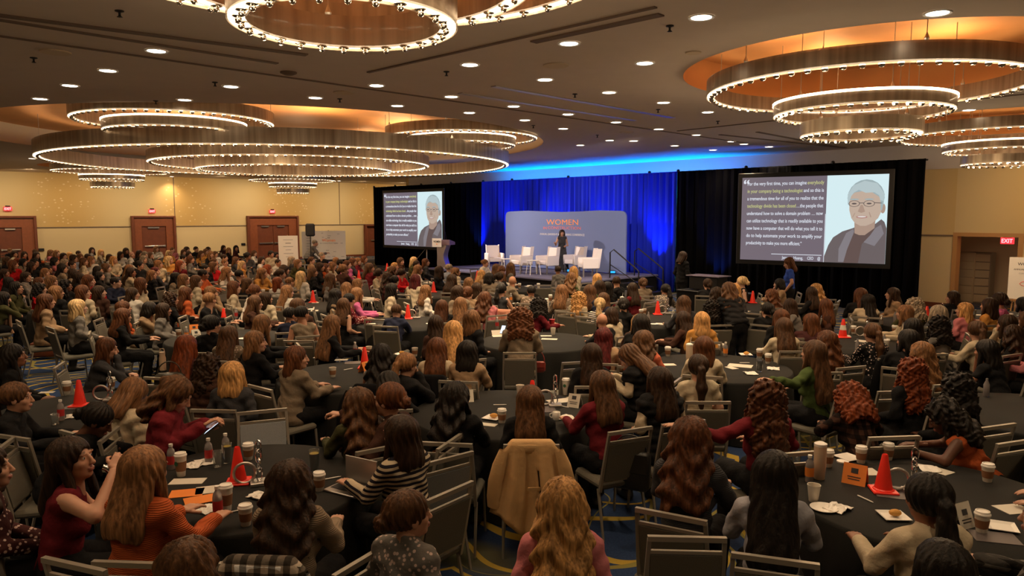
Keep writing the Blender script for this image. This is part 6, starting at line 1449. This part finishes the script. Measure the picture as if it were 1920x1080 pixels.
# striped cone and farther tables: cups, papers, bottles
cup(1600, 626, 0); cup(1677, 640 - 15, 0); plate(1560, 628, False, False); bottle(1510, 618); napkin(1680, 632); cup(1676, 590, 0); cup(1208, 590, 0, 0); tumbler(1166, 578, 'tumb', .24, .045, 'cream handled tumbler on the stage steps table', 1, 1); bottle(1262, 602, 'plastic', 'conew'); napkin(1275, 592); bottle(1652, 612, 'chrome', 'steel', 'silver bottle beside the pale banded cone')
tumbler(1025, 582, 'conew', .24, .042, 'white bottle with dark lid, steel tumbler table'); cup(980, 563, 0, 0, 0); bottle(958, 566, 'plastic', 'orange_card'); napkin(967, 570); sheet(1072, 577, .2, .14, 10)
rr = random.Random(5)
for i, (px, py, nme, cn) in enumerate(TABLES):
    if i in (0, 1, 2, 3, 4, 6, 8, 9): continue
    T = TP[i]
    for k in range(7 if T.y < 24 else 3):
        a, r = rr.uniform(0, 6.283), rr.uniform(.35, .78); P = Vector((T.x + r * math.cos(a), T.y + r * math.sin(a), TZ)); t = k % 4
        v = at(960, 540, TZ)
        if t == 0: cup(0, 0, rr.random() < .3, rr.random() < .7, rr.random() < .6, P=P)
        elif t == 1: b = MB(); b.box((0, 0, .0015), (.2, .15, .003)); o = b.obj('paper_sheet', M['paper'], loc=(P.x, P.y, TZ + .001), rz=a); tag(o, lab('white paper sheet', P), 'paper', 'papers on the tables')
        elif t == 2:
            b = MB(); b.lathe([(.028, 0), (.031, .006), (.031, .13), (.0125, .175), (.0125, .2), (0, .2)], 10); o = b.obj('water_bottle', M['plastic'], smooth=40, loc=(P.x, P.y, TZ + .001)); tag(o, lab('small plastic bottle', P), 'bottle', 'plastic bottles on the tables')
        else: b = MB(); b.lathe([(.05, 0), (.08, .012), (.078, .014), (0, .006)], 14); o = b.obj('plate', M['lidw'], loc=(P.x, P.y, TZ + .001)); tag(o, lab('round white plate', P), 'plate', 'small white plates')
# ---------------------------------------------------------------- phones, bottles and coats that people use
def phone(x, y, z, rot, label, on=True):
    b = MB(); b.box((0, 0, 0), (.075, .15, .009), ch=.003); o = b.obj('phone', M['darkmetal'], loc=(x, y, z)); o.rotation_euler = rot; tag(o, label, 'phone')
    if on: b = MB(); b.box((0, 0, .005), (.068, .140, .002)); b.obj('phone_screen', M['screen_on'], o)
def person_by(lbl):
    return next(r for r in near_rows if lbl in r['lb'])
def local(r, v): return Matrix.Translation(Vector((r['q'].x, r['q'].y, 0))) @ Matrix.Rotation(R(r['by']), 4, 'Z') @ Vector(v)
for key, lb in (('glowing phone', 'phone with a bright screen held by the cream jacket'), ('burgundy blazer and', 'dark phone held by the burgundy blazer'), ('looking down at a phone', 'phone held low by the black vest and cream sleeves')):
    r = person_by(key); v = local(r, (0, .44, .95)); phone(v.x, v.y, v.z, (R(38), 0, R(r['by'])), lb, True)
v = at(943, 618, .86); phone(v.x, v.y, v.z, (R(55), 0, R(-25)), 'phone with a white lit screen held over the center table')
r = person_by('silver bottle'); v = local(r, (.03, .36, 1.12)); b = MB(); b.lathe([(.030, -.10), (.033, -.09), (.033, .07), (.018, .10), (.016, .12)], 16); o = b.obj('steel_bottle', M['chrome'], smooth=40, loc=v); o.rotation_euler = (R(62), 0, R(r['by'])); tag(o, 'silver bottle raised to the mouth by the maroon top', 'bottle')
# draped coats
def coat(r_or_xy, yaw, m, label, wd=.50, drop=.62, seed=1):
    "a coat hung over a chair's back: yoke over the rail, two front panels parting below, sleeves hanging at the sides"
    x, y = r_or_xy; b = MB(); nx, nz = 36, 22; vs = []
    for j in range(nz + 1):
        t = j / nz
        for i in range(nx + 1):
            u = i / nx - .5; au = abs(u) * 2
            if t < .16: a = t / .16 * math.pi; yy = -.335 + .03 * math.cos(a); zz = .95 + .026 * math.sin(a); w_ = wd * .92
            else:
                q = (t - .16) / .84; w_ = wd * (.92 + .42 * q ** 1.3)
                zz = .95 - q * drop * (1 - .16 * au * (math.sin(seed) > 0) + .10 * math.sin(u * 7 + seed)); yy = -.368 - .05 * q + (.026 * math.sin(u * 13 + seed) + .009 * math.sin(u * 41 + 2 * seed)) * min(1, q * 2.2) - .03 * q * (u > .08)
            zz -= .075 * max(0, au - .7) / .3 * (1 - .5 * t); vs.append((u * w_ + .012 * math.sin(t * 9 + seed) * t, yy, zz))
    b.add(vs, [[j * (nx + 1) + i, j * (nx + 1) + i + 1, (j + 1) * (nx + 1) + i + 1, (j + 1) * (nx + 1) + i] for j in range(nz) for i in range(nx) if not (i == nx // 2 + 4 and j > 8)])
    o = b.obj('draped_coat', m, smooth=80, loc=(x, y, 0), rz=yaw); md = o.modifiers.new('t', 'SOLIDIFY'); md.thickness = .010; tag(o, label, 'coat')
    for s in (-1, 1):
        q = MB(); n = 12; vs = []; k = 10; e_ = wd * .46
        path = [(s * (e_ + .00), -.375, .905), (s * (e_ + .035), -.40, .80), (s * (e_ + .065), -.41, .68), (s * (e_ + .075 - .03 * (s > 0)), -.405, .55), (s * (e_ + .085 + .02 * s), -.40, .46)]
        for a_, (px, py, pz) in enumerate(path):
            for c_ in range(k):
                an = 2 * math.pi * c_ / k; rx = (.035, .052, .055, .057, .062)[a_]; vs.append((px + rx * math.cos(an), py + .024 * math.sin(an) + .006 * math.sin(an * 3 + a_), pz + .02 * math.cos(an) * s * .6))
        q.add(vs, [[a_ * k + c_, a_ * k + (c_ + 1) % k, (a_ + 1) * k + (c_ + 1) % k, (a_ + 1) * k + c_] for a_ in range(4) for c_ in range(k)]); q.obj('sleeve', m, o, smooth=80)
    q = MB(); q.box((0, -.372, .915), (wd * .5, .016, .075), ch=.007); q.obj('collar', m, o, smooth=50)
    q = MB(); q.box((.02, -.425, .62), (.10, .008, .03), .1, ch=.003); q.obj('pocket_flap', m, o)
    return o
def coat_of(key, m, label, **k):
    r = person_by(key); c = local(r, (0, -.01, 0)); return coat((c.x, c.y), R(r['by']), m, label, **k)
def cmat(n, c, **k): return mat(n, c, .85, noise=.15, nscale=8, bump=.4, bscale=25, **k)
coat_of('draped tan trench', cmat('tan_gabardine', (.56, .35, .16)), 'tan trench coat draped over a chair back in the middle', wd=.46, drop=.66, seed=2)
coat_of('black coat hung', M['black'], 'black coat hung over the chair of the cream top', wd=.5, drop=.5, seed=3)
coat_of('plaid coat', KM['plaid'], 'black and cream plaid coat over the chair at bottom left', wd=.5, drop=.5, seed=4).color = (.5, .42, .34, 1)
coat_of('sleeveless vest right', M['black'], 'black jacket over the chair of the grey sleeveless vest', wd=.46, drop=.5, seed=5)
coat_of('low ponytail at the front', cmat('blush_wool', (.46, .26, .17)), 'blush pink coat draped behind the cream jacket at front right', wd=.52, drop=.55, seed=6)
coat_of('mustard collar', M['black'], 'black coat over the chair of the mustard collar guest', wd=.48, drop=.5, seed=7)
P = at(955, 581, .93); coat((P.x, P.y), R(-20), cmat('pink_wool', (.50, .22, .14)), 'salmon pink jacket over an empty chair behind the center table', wd=.46, drop=.5, seed=8); chair(P.x, P.y, R(-20), 'empty chair under the salmon pink jacket', 'empty banquet chairs')
P = at(55, 573, .93); coat((P.x, P.y), R(-40), cmat('camel_wool', (.42, .24, .15)), 'camel coat hanging from a chair by the left aisle', wd=.44, drop=.6, seed=9)
# bags
def bag(px, py, z, yaw, m, label, w_=.3, h=.22, d=.12, strap=True):
    P = at(px, py, z); b = MB(); b.box((0, 0, 0), (w_, d, h), ch=.03); o = b.obj('handbag', m, smooth=45, loc=(P.x, P.y, z), rz=R(yaw)); tag(o, label, 'bag')
    b = MB(); b.box((0, -d / 2 - .004, h * .22), (w_ * .92, .012, h * .5), ch=.005); b.obj('flap', m, o)
    if strap: b = MB(); b.tube([(w_ * .4 * math.cos(a), 0, h / 2 - .01 + .14 * math.sin(a)) for a in [math.pi * k / 10 for k in range(11)]], .007, 6); b.obj('strap', m, o, smooth=60)
lea = lambda n, c: mat(n, c, .45, noise=.2, nscale=20, bump=.3, bscale=60)
bag(846, 858, .62, -20, lea('tan_leather', (.30, .11, .035)), 'tan leather handbag hanging from a chair left of the trench coat', .32, .26)
bag(1012, 688, .60, 0, lea('red_leather', (.25, .03, .02)), 'small dark red handbag beside the taupe blazer chair', .16, .16, .08)
bag(1182, 880, .55, -25, lea('black_leather', (.012, .011, .011)), 'round black leather bag hanging right of the maroon sweater', .34, .34, .12)
bag(318, 716, .86, 20, lea('olive_leather', (.025, .022, .014)), 'dark olive handbag on the chair beside the cream flask', .3, .2, .16)
bag(82, 655, .18, 10, lea('brown_leather', (.20, .05, .02)), 'brown leather bag on the floor by the left aisle', .42, .28, .16)
P = at(306, 705, .86); b = MB(); b.lathe([(.036, 0), (.038, .14), (.03, .17), (.032, .18), (.032, .21), (0, .215)], 16); b.tube([(-.03, 0, .2), (-.02, 0, .25), (.02, 0, .25), (.03, 0, .2)], .005, 5); o = b.obj('flask', M['tumb'], smooth=45, loc=(P.x, P.y, .93)); tag(o, 'cream flask with a loop handle beside the olive handbag', 'flask')
# paper cup in the hand of the standing person by the steps, badges
st_ = PEOPLE[-4]; v = st_.matrix_basis @ Vector((.185, .31, .925)); cp = cup(0, 0, 0, 0, 0, label='white paper cup held by the standing person in black', P=v); cp.location.z = v.z
